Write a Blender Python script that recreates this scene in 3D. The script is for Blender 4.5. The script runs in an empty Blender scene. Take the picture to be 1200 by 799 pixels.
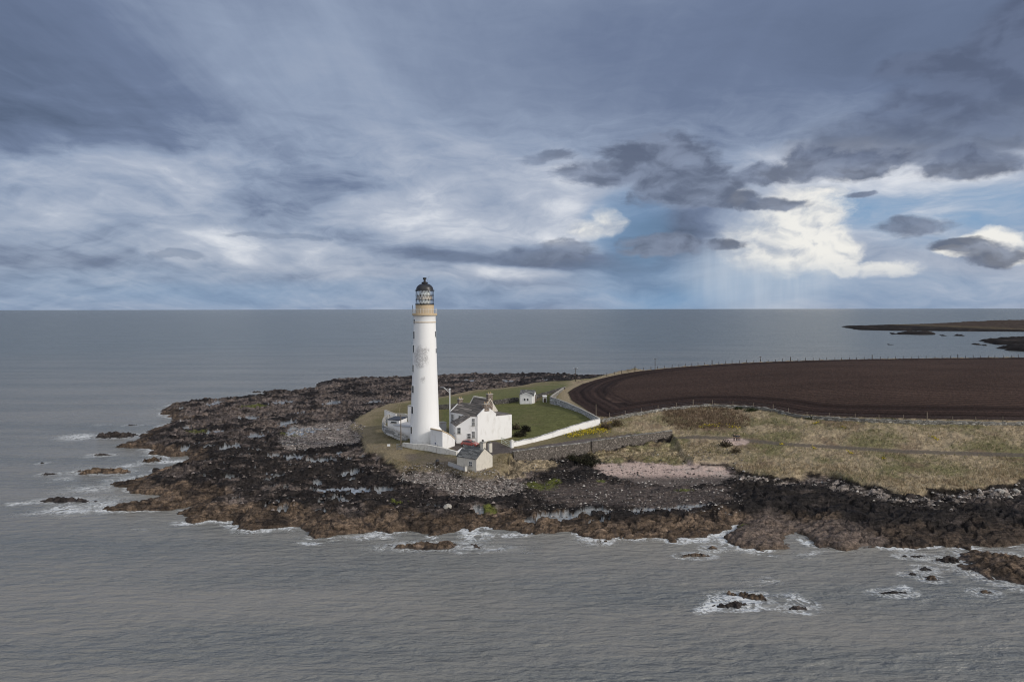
import bpy, bmesh, math, random
import numpy as np
random.seed(7)
H, F, HY = 37.0, 850.0, 362.0
SC = bpy.context.scene
R = math.radians
# ---------------------------------------------------------------- camera
cam = bpy.data.cameras.new('camera'); cam_o = bpy.data.objects.new('camera', cam)
SC.collection.objects.link(cam_o); SC.camera = cam_o
cam_o.location = (0, 0, H); cam_o.rotation_euler = (R(90), R(0.09), 0)
cam.sensor_width = 36; cam.lens = 36*F/1200; cam.shift_y = -(399.5-HY)/1200
cam.clip_start = 1; cam.clip_end = 200000
# ---------------------------------------------------------------- view
SC.view_settings.view_transform = 'Standard'; SC.view_settings.look = 'None'
SC.view_settings.exposure = 0.15; SC.view_settings.gamma = 1.0
SC.view_settings.use_curve_mapping = False
SC.cycles.filter_width = 1.1; SC.cycles.max_bounces = 6; SC.cycles.diffuse_bounces = 3; SC.cycles.transparent_max_bounces = 8
# ---------------------------------------------------------------- sun
SUN_DIR = (0.80, -0.38, 0.46)
n_ = math.sqrt(sum(c*c for c in SUN_DIR)); SUN_DIR = tuple(c/n_ for c in SUN_DIR)
sun = bpy.data.lights.new('sun', 'SUN'); sun.energy = 2.0; sun.angle = R(9); sun.color = (1, .93, .84)
sun_o = bpy.data.objects.new('sun', sun); SC.collection.objects.link(sun_o)
sun_o.rotation_euler = (math.acos(SUN_DIR[2]), 0, math.atan2(SUN_DIR[0], -SUN_DIR[1]))
sun_o.location = (60, 60, 120)

def lin(r, g, b):
    return tuple(((c/255)/12.92 if c/255 <= .04045 else ((c/255+.055)/1.055)**2.4) for c in (r, g, b))

# ---------------------------------------------------------------- node helper
class NT:
    def __init__(s, nt): s.nt = nt; s.n = nt.nodes; s.l = nt.links
    def new(s, t, **k):
        x = s.n.new(t)
        for a, b in k.items(): setattr(x, a, b)
        return x
    def put(s, sock, v):
        if v is None: return
        if isinstance(v, bpy.types.NodeSocket): s.l.new(v, sock)
        else: sock.default_value = v
    def m(s, op, a, b=None, c=None, clamp=False):
        x = s.new('ShaderNodeMath', operation=op, use_clamp=clamp)
        s.put(x.inputs[0], a); s.put(x.inputs[1], b); s.put(x.inputs[2], c); return x.outputs[0]
    def vm(s, op, a, b=None, scale=None):
        x = s.new('ShaderNodeVectorMath', operation=op)
        s.put(x.inputs[0], a); s.put(x.inputs[1], b)
        if scale is not None: s.put(x.inputs['Scale'], scale)
        return x.outputs['Value'] if op in ('DOT_PRODUCT', 'LENGTH') else x.outputs[0]
    def noise(s, vec, scale, det=4, rough=.5, dist=0, w=None, ntype='FBM', col=False):
        x = s.new('ShaderNodeTexNoise'); x.noise_dimensions = '3D'
        try: x.noise_type = ntype
        except Exception: pass
        s.put(x.inputs['Vector'], vec); x.inputs['Scale'].default_value = scale
        x.inputs['Detail'].default_value = det; x.inputs['Roughness'].default_value = rough
        x.inputs['Distortion'].default_value = dist
        return x.outputs['Color'] if col else x.outputs[0]
    def mr(s, v, a, b, c=0., d=1., smooth=True):
        x = s.new('ShaderNodeMapRange'); x.interpolation_type = 'SMOOTHSTEP' if smooth else 'LINEAR'; x.clamp = not smooth
        s.put(x.inputs['Value'], v)
        for nme, q in (('From Min', a), ('From Max', b), ('To Min', c), ('To Max', d)): s.put(x.inputs[nme], q)
        return x.outputs[0]
    def mapping(s, v, loc=(0,0,0), rot=(0,0,0), sc=(1,1,1), t='POINT'):
        x = s.new('ShaderNodeMapping'); x.vector_type = t
        s.put(x.inputs[0], v); x.inputs['Location'].default_value = loc
        x.inputs['Rotation'].default_value = rot; x.inputs['Scale'].default_value = sc
        return x.outputs[0]
    def mix(s, f, a, b, blend='MIX'):
        x = s.new('ShaderNodeMix', data_type='RGBA', blend_type=blend)
        s.put(x.inputs[0], f)
        for k, v in ((6, a), (7, b)):
            if not isinstance(v, bpy.types.NodeSocket): v = tuple(v)+(1,) if len(v) == 3 else v
            s.put(x.inputs[k], v)
        return x.outputs[2]
    def ramp(s, v, stops):
        x = s.new('ShaderNodeValToRGB'); e = x.color_ramp.elements
        while len(e) < len(stops): e.new(0.5)
        for el, (p, c) in zip(e, stops):
            el.position = p; el.color = tuple(c)+(1,)
        s.put(x.inputs[0], v); return x.outputs[0]

# ---------------------------------------------------------------- world
world = bpy.data.worlds.new('World'); SC.world = world; world.use_nodes = True
world.cycles.sampling_method = 'MANUAL'; world.cycles.sample_map_resolution = 256
W = NT(world.node_tree); W.n.clear()
out = W.new('ShaderNodeOutputWorld')
tc = W.new('ShaderNodeTexCoord').outputs['Generated']
sep = W.new('ShaderNodeSeparateXYZ'); W.l.new(tc, sep.inputs[0]); dx, dy, dz = sep.outputs
az = W.m('ARCTAN2', dx, dy)
el = W.m('ARCSINE', dz)
U = W.m('MULTIPLY_ADD', az, F, 600.0)
V = W.m('MULTIPLY_ADD', el, -F, HY)
def cxy(px, py):
    a = math.atan((px-600)/F); return 600+F*a, HY-F*math.atan((HY-py)/F*math.cos(a))
cmb = W.new('ShaderNodeCombineXYZ'); W.l.new(U, cmb.inputs[0]); W.l.new(V, cmb.inputs[1]); P0 = cmb.outputs[0]
def warp(p, scale, amp, det=3, sx=1, sy=1, seed=0):
    q = W.mapping(p, loc=(seed, seed*1.7, seed), sc=(scale*sx, scale*sy, 1))
    c = W.noise(q, 1.0, det, .55, col=True)
    c = W.vm('SUBTRACT', c, (.5, .5, .5))
    c = W.vm('MULTIPLY', c, (amp*1.3, amp*.6, 0))
    return W.vm('ADD', p, c)
P1 = warp(P0, 1/110, 90, 4, .6, 1, 3)            # soft warp for the high sheet
P2 = warp(P0, 1/48, 46, 5, .7, 1, 11)            # lumpy warp for cumulus
def r2(p, px, py, rx, ry, rot=0):
    cx, cy = cxy(px, py)
    if rot:
        q = W.mapping(p, loc=(cx, cy, 0), rot=(0, 0, R(rot)), sc=(rx, ry, 1), t='TEXTURE')
    else:
        x = W.new('ShaderNodeVectorMath', operation='MULTIPLY_ADD'); W.put(x.inputs[0], p)
        x.inputs[1].default_value = (1/rx, 1/ry, 0); x.inputs[2].default_value = (-cx/rx, -cy/ry, 0)
        q = x.outputs[0]
    return W.vm('DOT_PRODUCT', q, q)
def blobsum(p, lst):
    acc = None
    for (px, py, rx, ry, amp, *rt) in lst:
        v = W.mr(r2(p, px, py, rx, ry, rt[0] if rt else 0), 0., 1., amp, 0.)
        acc = v if acc is None else W.m('ADD', acc, v)
    return acc
def blobmin(p, lst):
    acc = None
    for (px, py, rx, ry, *rt) in lst:
        v = r2(p, px, py, rx, ry, rt[0] if rt else 0)
        acc = v if acc is None else W.m('MINIMUM', acc, v)
    return acc
# planar (perspective) streaks of the high sheet
den = W.m('ADD', W.m('MAXIMUM', dz, 0.0), .16)
pl = W.new('ShaderNodeCombineXYZ'); W.l.new(W.m('DIVIDE', dx, den), pl.inputs[0]); W.l.new(W.m('DIVIDE', dy, den), pl.inputs[1])
pq = W.mapping(pl.outputs[0], rot=(0, 0, R(-32)), sc=(1.35, .34, 1))
streak = W.noise(pq, 1.0, 6, .55, .7)
pq2 = W.mapping(pl.outputs[0], rot=(0, 0, R(-50)), sc=(.55, .3, 1), loc=(7, 3, 2))
streak2 = W.noise(pq2, 1.0, 3, .5, .4)
hq = W.mapping(P1, sc=(1/170, 1/48, 1), loc=(4, 1, 0))
hbands = W.noise(hq, 1.0, 6, .58, .3)
base = W.ramp(W.m('DIVIDE', W.m('SUBTRACT', HY, V), 400.0, clamp=True),
              [(0., (.55,)*3), (.05, (.53,)*3), (.2, (.50,)*3), (.42, (.50,)*3), (.60, (.445,)*3), (.8, (.42,)*3), (1., (.43,)*3)])
b = W.m('ADD', base, W.m('MULTIPLY', W.m('SUBTRACT', streak, .5), W.mr(U, 300., 700., .32, .12)))
b = W.m('ADD', b, W.m('MULTIPLY', W.m('SUBTRACT', streak2, .5), .18))
fib = W.noise(W.mapping(pl.outputs[0], rot=(0, 0, R(-38)), sc=(5.5, .9, 1), loc=(2, 9, 4)), 1.0, 6, .6, .5)
b = W.m('ADD', b, W.m('MULTIPLY', W.m('SUBTRACT', fib, .5), W.mr(U, 250., 620., .20, .05)))
tex = W.noise(W.mapping(P1, sc=(1/55, 1/17, 1), loc=(3, 8, 6)), 1.0, 7, .62, .5)
b = W.m('ADD', b, W.m('MULTIPLY', W.m('SUBTRACT', tex, .5), W.mr(V, 90., 220., .06, .34)))
lowm = W.mr(V, 120., 230.)
b = W.m('ADD', b, W.m('MULTIPLY', W.m('MULTIPLY', W.m('SUBTRACT', hbands, .5), lowm), .62))
soft = blobsum(P1, [
    (470, 238, 120, 30, .22, -10), (560, 272, 140, 30, .12), (680, 262, 76, 36, .19), (640, 208, 150, 50, .09, 12),
    (110, 215, 170, 55, .17), (15, 252, 70, 40, .14), (290, 292, 190, 30, .17), (600, 318, 80, 12, .20),
    (1080, 190, 230, 36, .24, 4), (960, 225, 200, 36, .08), (1060, 262, 220, 40, .16), (1130, 322, 160, 30, .10), (650, 235, 90, 60, .03),
    (40, 110, 190, 150, -.12), (10, 190, 110, 70, -.05), (40, 296, 160, 40, -.06), (775, 285, 85, 70, -.16), (330, 235, 70, 22, -.07),
    (1150, 40, 220, 90, -.10), (860, 70, 300, 110, -.06), (560, 295, 150, 20, -.15), (660, 300, 90, 22, -.14), (620, 90, 260, 110, -.02),
    (300, 40, 240, 90, .06), (420, 130, 260, 70, .05, 25), (330, 345, 420, 22, -.01), (780, 345, 200, 25, -.07)])
b = W.m('ADD', b, soft)
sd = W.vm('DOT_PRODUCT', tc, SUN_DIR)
b = W.m('ADD', b, W.m('MULTIPLY', W.mr(dy, .35, -.35), W.mr(sd, -.6, .8, .12, .62)))  # unseen sky behind the camera, brightened to add neutral light
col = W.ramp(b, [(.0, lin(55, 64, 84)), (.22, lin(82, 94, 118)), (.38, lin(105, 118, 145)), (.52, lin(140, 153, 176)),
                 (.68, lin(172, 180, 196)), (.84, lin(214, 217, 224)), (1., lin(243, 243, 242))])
# blue tint near clear patches and near the horizon
bl = blobsum(P1, [(1090, 240, 190, 34, .75), (90, 348, 330, 40, .20), (820, 330, 190, 50, .40), (1000, 345, 300, 30, .30), (745, 262, 55, 50, .45), (470, 350, 420, 24, .22), (1160, 275, 140, 26, .35)])
bl = W.m('MULTIPLY', bl, W.mr(b, .52, .86, 1., .15))
col = W.mix(W.m('MINIMUM', bl, .85), col, lin(112, 152, 190))
# rain shafts
rq = W.mapping(P0, rot=(0, 0, R(-6)), sc=(1/17, 1/200, 1))
rain = W.noise(rq, 1.0, 4, .6)
rmask = W.mr(blobmin(P0, [(890, 322, 105, 62)]), 0., 1., 1., 0.)
col = W.mix(W.m('MULTIPLY', rmask, W.mr(rain, .3, .7, .42, .64)), col, lin(190, 199, 211))
# bright cumulus
wm = blobmin(P2, [(930, 258, 54, 38, -10), (962, 290, 40, 28), (908, 286, 52, 34), (1036, 316, 30, 10),
                  (990, 316, 20, 8), (1160, 283, 32, 13), (1190, 300, 28, 9), (1122, 298, 22, 7), (712, 260, 20, 18), (692, 268, 30, 12), (868, 234, 14, 10)])
cn = W.noise(W.mapping(P2, sc=(1/34, 1/24, 1), loc=(9, 2, 5)), 1.0, 4, .5, .2)
cn_o = W.noise(W.mapping(P2, sc=(1/34, 1/24, 1), loc=(9.14, 1.80, 5)), 1.0, 4, .5, .2)
emb = W.m('MULTIPLY', W.m('SUBTRACT', cn, cn_o), 1.7)
fn = W.noise(W.mapping(P2, sc=(1/11, 1/8, 1), loc=(5, 7, 1)), 1.0, 4, .6, .2)
wmask = W.mr(W.m('ADD', W.m('ADD', wm, W.m('MULTIPLY', W.m('SUBTRACT', cn, .5), 1.2)), W.m('MULTIPLY', W.m('SUBTRACT', fn, .5), .9)), W.mr(U, 850., 950., -.35, .45), 1.45, 1., 0.)
wfade = W.mr(V, 300., 350., 1., .25)
wcol = W.mix(W.mr(W.m('ADD', W.m('ADD', emb, .58), W.mr(U, 860., 960., -.10, .08)), .15, .75), lin(168, 176, 190), lin(234, 232, 227))
col = W.mix(W.m('MULTIPLY', wmask, wfade), col, wcol)
# dark cumulus in front
dm = blobmin(P2, [(712, 205, 62, 17), (648, 184, 34, 9, -10), (770, 192, 66, 34), (805, 218, 66, 28), (848, 236, 40, 10), (892, 205, 46, 14), (985, 195, 72, 15), (950, 186, 30, 14), (1010, 200, 44, 8),
                  (1140, 197, 54, 13), (1128, 190, 26, 13), (1072, 265, 29, 11), (855, 287, 23, 7), (905, 240, 46, 7), (1006, 229, 16, 4),
                  (780, 288, 48, 12), (765, 294, 36, 9), 
                  (1160, 298, 40, 13), (1130, 291, 30, 10), (205, 299, 30, 5), (330, 277, 52, 4),
                  (610, 303, 70, 11), (660, 292, 40, 12), (540, 300, 60, 4)])
dn = W.noise(W.mapping(P2, sc=(1/44, 1/22, 1), loc=(1, 8, 3)), 1.0, 5, .52, .2)
dn2 = W.noise(W.mapping(P2, sc=(1/16, 1/9, 1), loc=(5, 2, 1)), 1.0, 4, .5, .2)
dfield = W.m('ADD', W.m('ADD', dm, W.m('MULTIPLY', W.m('SUBTRACT', dn, .5), 1.3)), W.m('MULTIPLY', W.m('SUBTRACT', dn2, .5), 1.1))
dfield = W.m('ADD', dfield, W.m('MULTIPLY', W.m('SUBTRACT', tex, .5), W.mr(U, 500., 800., 2.6, .5)))
dmask = W.mr(dfield, .40, 1.35, .90, 0.)
dcol = W.mix(W.mr(dn, .35, .65), lin(84, 92, 113), lin(124, 134, 156))
dcol = W.mix(W.mr(U, 480., 700., .8, 0.), dcol, lin(104, 120, 148))
upr = W.mr(U, 560., 720., .5, 1.)
col = W.mix(W.m('MULTIPLY', dmask, upr), col, dcol)
bd = W.mr(W.m('ADD', blobmin(P1, [(1100, 150, 150, 30), (1165, 125, 120, 44), (1010, 160, 66, 15), (1190, 85, 100, 50), (1210, 35, 60, 46), (1080, 70, 60, 16)]), W.m('MULTIPLY', W.m('SUBTRACT', dn, .5), .9)), .35, 1.3, .72, 0.)
col = W.mix(bd, col, W.mix(W.mr(dn, .35, .65), lin(78, 86, 108), lin(98, 108, 132)))
# clear sky behind, seen where the cover thins
sky = W.new('ShaderNodeTexSky'); sky.sky_type = 'NISHITA'; sky.sun_disc = False
sky.sun_elevation = math.asin(SUN_DIR[2]); sky.sun_rotation = math.atan2(SUN_DIR[0], SUN_DIR[1])
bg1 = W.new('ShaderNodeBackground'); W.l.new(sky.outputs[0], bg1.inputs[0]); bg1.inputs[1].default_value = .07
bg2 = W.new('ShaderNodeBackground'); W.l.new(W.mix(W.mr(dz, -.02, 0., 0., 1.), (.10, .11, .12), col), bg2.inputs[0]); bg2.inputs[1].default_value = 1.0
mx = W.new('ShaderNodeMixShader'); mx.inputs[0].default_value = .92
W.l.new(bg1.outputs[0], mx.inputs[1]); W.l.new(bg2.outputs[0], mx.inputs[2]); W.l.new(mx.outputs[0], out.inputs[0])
# ================================================================ numpy noise
def _hash(ix, iy, seed):
    h = (ix.astype(np.int64)*374761393 + iy.astype(np.int64)*668265263 + seed*1442695041) & 0xffffffff
    h = ((h ^ (h >> 13))*1274126177) & 0xffffffff
    return (h ^ (h >> 16)) & 0xffffffff
def perlin(x, y, seed=0):
    ix = np.floor(x).astype(np.int32); iy = np.floor(y).astype(np.int32)
    fx = (x-ix).astype(np.float32); fy = (y-iy).astype(np.float32)
    ux = fx*fx*fx*(fx*(fx*6-15)+10); uy = fy*fy*fy*(fy*(fy*6-15)+10)
    def g(i, j):
        a = _hash(ix+i, iy+j, seed).astype(np.float32)*(2*math.pi/4294967296.0)
        return np.cos(a)*(fx-i)+np.sin(a)*(fy-j)
    a = g(0, 0); b_ = g(1, 0); c = g(0, 1); d = g(1, 1)
    return ((a+(b_-a)*ux)+((c+(d-c)*ux)-(a+(b_-a)*ux))*uy)*1.4
def fbm(x, y, sc, oc=4, seed=0, gain=.5, lac=2.03):
    v = 0; a = 1; t = 0
    for i in range(oc):
        v = v+a*perlin(x/sc+17.3*i, y/sc-9.1*i, seed+i); t += a; a *= gain; sc /= lac
    return v/t
def ridge(x, y, sc, oc=4, seed=0, gain=.55, lac=2.1):
    v = 0; a = 1; t = 0
    for i in range(oc):
        v = v+a*(1-np.abs(perlin(x/sc+5.3*i, y/sc+3.1*i, seed+i))*2.2); t += a; a *= gain; sc /= lac
    return v/t
def worley(x, y, sc, seed=0):
    x = x/sc; y = y/sc; ix = np.floor(x).astype(np.int32); iy = np.floor(y).astype(np.int32)
    f1 = np.full(x.shape, 9., np.float32); f2 = f1.copy(); idv = np.zeros(x.shape, np.float32)
    for i in (-1, 0, 1):
        for j in (-1, 0, 1):
            h = _hash(ix+i, iy+j, seed)
            cx = ix+i+(h & 0xffff)/65536.; cy = iy+j+(h >> 16)/65536.
            d = np.sqrt((x-cx)**2+(y-cy)**2).astype(np.float32)
            nw = d < f1
            f2 = np.where(nw, f1, np.minimum(f2, d)); idv = np.where(nw, (h % 1000)/1000., idv); f1 = np.where(nw, d, f1)
    return f1, f2, idv
def ss(v, a, b_):
    t = np.clip((v-a)/(b_-a), 0, 1); return t*t*(3-2*t)

# ================================================================ picture point -> place
def at(px, py, z): D = (H-z)*F/(py-HY); return ((px-600)/F*D, D)
def zof(py, D): return H-(py-HY)*D/F
class TPS:
    def __init__(s, pts, sm=.02):
        P = np.array([at(*p)+(p[2],) for p in pts], float); s.c = P[:, :2]/50; n = len(P)
        K = s.k(s.c, s.c)+np.eye(n)*sm; A = np.zeros((n+3, n+3)); A[:n, :n] = K
        A[:n, n] = 1; A[:n, n+1:] = s.c; A[n, :n] = 1; A[n+1:, :n] = s.c.T
        s.w = np.linalg.solve(A, np.concatenate([P[:, 2], [0, 0, 0]]))
    @staticmethod
    def k(a, b_):
        d2 = ((a[:, None, :]-b_[None])**2).sum(-1); return .5*d2*np.log(d2+1e-9)
    def __call__(s, X, Y):
        X = np.asarray(X, float); sh = X.shape; q = np.stack([X.ravel(), np.asarray(Y, float).ravel()], 1)/50
        o = np.empty(len(q))
        for i in range(0, len(q), 20000):
            e = q[i:i+20000]; o[i:i+20000] = s.k(e, s.c)@s.w[:-3]+s.w[-3]+e@s.w[-2:]
        return o.reshape(sh)
UC = [(425,485,3.6),(410,498,3.2),(425,525,3.5),(451,534,3.6),(469,546,3.2),(523,547,3.5),(450,505,4.6),(480,520,5),(515,520,5),(560,519,5),(600,512,5.1),
 (540,549,3.9),(577,550,3.9),(592,548,3.6),(600,533,4.9),(640,528,5.0),(684,521,5.0),(740,513,5.2),(787,507,5.5),(449,473,4.2),(514,464,4.5),(553,457,4.5),(605,452,4.8),
 (646,446,5.2),(692,444,6.5),(515,478,5),(610,473,5.1),(645,472,5.7),(660,455,6.2),(665,462,6.8),(702,497,6.2),(703,491,6.6),(690,483,6.8),(740,483,7.8),(780,478,8.4),
 (830,473,9),(900,478,9),(1000,489,8.8),(1200,493,8.8),(1500,497,8.8),(740,436,8.6),(800,430,9.6),(860,426,10),(1000,421.5,10.5),(1200,419.5,10.8),(1500,419,10.8),
 (820,511,5.4),(850,512,5.4),(920,520,5.2),(990,524,5.2),(1060,529,5.1),(1200,533,5),(1500,538,5),(1000,505,7),(1200,512,7),(860,495,7),(750,495,6.6),
 (812,539,3.2),(850,541,3.2),(896,555,3),(945,552,3.2),(997,563,3.2),(1046,577,3),(1088,571,3.2),(1150,569,3.2),(1201,558,3.5),(1500,560,3.5),(640,500,5.8),(620,515,5.1)]
LC = [(600,541,3.0),(640,541,2.1),(684,541,1.6),(694,534,2.1),(740,526,2.6),(787,519,3.3),(710,542,1.9),(738,540,2.3),(730,560,1.5),(850,552,1.8),(800,570,1.2),(780,547,2.0),
 (420,540,2.0),(500,560,2.0),(570,575,1.6),(480,590,1.5),(560,600,1.5),(400,600,1.5),(300,600,1.4),(250,560,1.4),(250,500,1.5),(300,475,1.5),(380,470,1.6),(400,500,2.2),(350,520,1.8),
 (450,455,1.7),(550,448,1.8),(640,445,2),(700,444,2),(640,600,1.2),(700,590,1.2),(760,600,1.2),(700,620,1.6),(850,600,1.5),(950,600,1.5),(1050,605,1.5),(1150,605,1.6),(1000,630,.8),
 (1150,630,.9),(900,630,.7),(1250,620,1.2),(1500,600,1.5),(900,575,1.7),(1000,585,1.6),(1100,590,1.8),(1300,640,1.2)]
zU = TPS(UC); zL = TPS(LC)
def unp(px, py, f):
    z = 3.0
    for _ in range(25): X, Y = at(px, py, z); z = .5*z+.5*float(f(X, Y))
    return at(px, py, z)
def poly(pts, z): return np.array([at(p[0], p[1], z) if not callable(z) else unp(p[0], p[1], z) for p in pts])
def sdf(P, X, Y, margin=25.):
    P = np.asarray(P); sh = X.shape; X = X.ravel(); Y = Y.ravel()
    o = np.full(X.shape, -margin, np.float32)
    ix = np.where((X > P[:, 0].min()-margin) & (X < P[:, 0].max()+margin) & (Y > P[:, 1].min()-margin) & (Y < P[:, 1].max()+margin))[0]
    x = X[ix].astype(np.float32); y = Y[ix].astype(np.float32)
    d = np.full(x.shape, 1e9, np.float32); ins = np.zeros(x.shape, bool)
    for i in range(len(P)):
        ax, ay = P[i]; bx, by = P[(i+1) % len(P)]; ex, ey = bx-ax, by-ay
        wx = x-ax; wy = y-ay; t = np.clip((wx*ex+wy*ey)/(ex*ex+ey*ey+1e-12), 0, 1)
        d = np.minimum(d, (wx-ex*t)**2+(wy-ey*t)**2)
        c = ((ay > y) != (by > y)) & (x < (bx-ax)*(y-ay)/((by-ay) if by != ay else 1e-9)+ax)
        ins ^= c
    d = np.sqrt(d); o[ix] = np.where(ins, d, -d)
    return o.reshape(sh)
def ell(px, py, w, h, f, X, Y, rot=0):
    """soft patch on the ground whose seen size is w x h picture units"""
    x0, y0 = unp(px, py, f); s = y0/F; sy = s*y0/(H-2)
    dx_, dy_ = X-x0, Y-y0
    return 1-np.sqrt((dx_/(w*.5*s))**2+(dy_/(h*.5*sy))**2)

# ---------------------------------------------------------------- outlines
SHORE = [(705,443.5),(640,440.5),(550,440),(509,441.6),(451,444.5),(423,443),(394,446),(369.5,448.8),(375,454.5),(348,458.9),(316,463),(290,466),(256,469),(247.6,468.9),(204,473),
 (185.7,483),(201.6,489),(201.6,496),(178.5,502),(158,516),(134,523.6),(172.8,526.5),(175.6,532),(216,535),(216,545),(178.5,549.5),(172.8,556.7),(161,562),(132.4,566.8),(152.6,576.8),
 (201.6,581),(172.8,587),(115,595.6),(149.7,598.4),(201.6,597),(225,592),(244.7,587),(246,589),(227.5,594),(203,602.8),(230,611.4),(267.8,610),(276.4,614),(296.6,617),(307.6,618.7),(345,615.8),
 (365,628.7),(388,628.7),(411,623),(437,623),(486,626),(509,627.3),(538,621.5),(550,625),(565,619),(600,620),(620,622.7),(663,624),(690,630),(715,632.7),(750,632.7),(788,632.7),
 (825.6,627.6),(843,622),(870,617),(872,622),(843,631),(864,641.6),(896,647),(924,645),(920,634.6),(913,627.6),(930,622),(948,631),(955,641.6),(990,645),(1011,641.6),(1039.5,643.4),(1081.5,643.4),(1095.6,640),
 (1130.6,643),(1162,643),(1201,638),(1300,640),(1560,642)]
shore = np.concatenate([poly(SHORE, 0.0), [(420, 300), (560, 470), (300, 478), (150, 452), (80, 428)]])
UP = [(449,473),(485,468),(514,464),(553,457),(605,452),(620,449),(646,446),(672,445),(692,443)]
LOWEDGE = [(1201,556),(1183,566),(1151.7,569.7),(1130.6,573),(1088.6,571.5),(1081.5,580),(1046.5,577),(1032.5,568),(997,563),(983,554),(945,552),(927,559),(896,555.7),(861,548.7),(850,541.7),(812,540),(800,532)]
WALLA = [(601,531,4.9),(640,526,5.0),(684,521,5.0)]
WALLB = [(693,519.5,5.0),(740,513,5.2),(787,507,5.5)]
wallA = [at(*p) for p in WALLA]; wallB = [at(*p) for p in WALLB]
WEST = [(592,550),(580,557),(560,556),(545,554),(523.5,549),(500,547.5),(469,548),(451.5,535),(425.6,526.5),(423,506),(408,498),(423,485)]
upper = np.concatenate([poly(UP, zU), [(75, 372), (105, 405), (160, 425), (330, 428), (560, 425)], [(420, 300)], poly([(1560,560),(1400,566),(1300,562)], zU),
                        poly(LOWEDGE, zU), np.array(wallB)[::-1]+(0, .1), np.array(wallA)[::-1]+(0, .1), poly(WEST, zU)])
FIELDN = [(665,460),(672,455),(682,450),(700,444.5),(720,440),(740,436.3),(770,433),(800,430.3),(860,426.3),(930,423.5),(1000,421.8),(1100,420.5),(1200,419.8),(1560,419.3)]
FIELDS = [(1560,498),(1200,494),(1100,492.5),(1000,490),(960,488),(930,485.5),(900,479),(860,475),(830,474),(800,477),(780,479),(740,484.5),(712,489.5),(698,488),(690,483),(680,476),(669,469)]
fieldp = np.concatenate([poly(FIELDN, zU), poly(FIELDS, zU)])
farfield = np.concatenate([poly(FIELDN, zU), [(600, 600), (60, 600), (40, 420)]])

# ================================================================ terrain heights and colours
def rock_relief(X, Y):
    wx = fbm(X, Y, 9, 3, 11)*3.2; wy = fbm(X, Y, 9, 3, 31)*3.2
    xr = (X+wx)*.96+(Y+wy)*.28; yr = -(X+wx)*.28+(Y+wy)*.96
    big = ridge(xr*.45, yr, 8.0, 3, 3)
    f1, f2, idv = worley(xr*.62, yr, 2.3, 5)
    g1, g2, idg = worley(xr*.8, yr*1.1, .95, 8)
    lumps = np.clip(f2-f1, 0, .45)/.45
    sl = np.clip(g2-g1, 0, .4)/.4
    steps = np.floor((yr+fbm(X, Y, 5, 3, 71)*2.5)/1.9)
    slab = ((yr+fbm(X, Y, 5, 3, 71)*2.5)/1.9-steps)
    return big, lumps, idv, sl, idg, slab
def rock_height(X, Y, d):
    big, lumps, idv, sl, idg, slab = rock_relief(X, Y)
    edge = ss(d, -1.0, 8.0)
    h = (big-.45)*.95+(lumps-.6)*.35+(idv-.5)*.55+(sl-.6)*.13+(idg-.5)*.18+(slab-.5)*.75+fbm(X, Y, .8, 3, 44)*.22
    return h, edge, big, lumps, idv, slab, idg
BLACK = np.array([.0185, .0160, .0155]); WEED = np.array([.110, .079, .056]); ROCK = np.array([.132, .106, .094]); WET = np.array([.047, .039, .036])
GRAVEL = np.array([.20, .168, .150]); COB = np.array([.36, .31, .275]); SAND = np.array([.45, .345, .30]); ALG = np.array([.085, .095, .022]); POOL = np.array([.24, .255, .27])
LAWN = np.array([.112, .115, .045]); OLIVE = np.array([.135, .118, .060]); STRAW = np.array([.335, .268, .178]); BROWNV = np.array([.155, .110, .076]); GREENV = np.array([.115, .115, .048])
SOIL = np.array([.029, .0185, .0155]); SOIL2 = np.array([.056, .036, .0285]); DIRT = np.array([.125, .105, .095]); TRACK = np.array([.115, .098, .092]); PEAT = np.array([.016, .013, .011])
def mixc(C, c, m): return C+(np.asarray(c)-C)*np.clip(m, 0, 1)[..., None]

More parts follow.
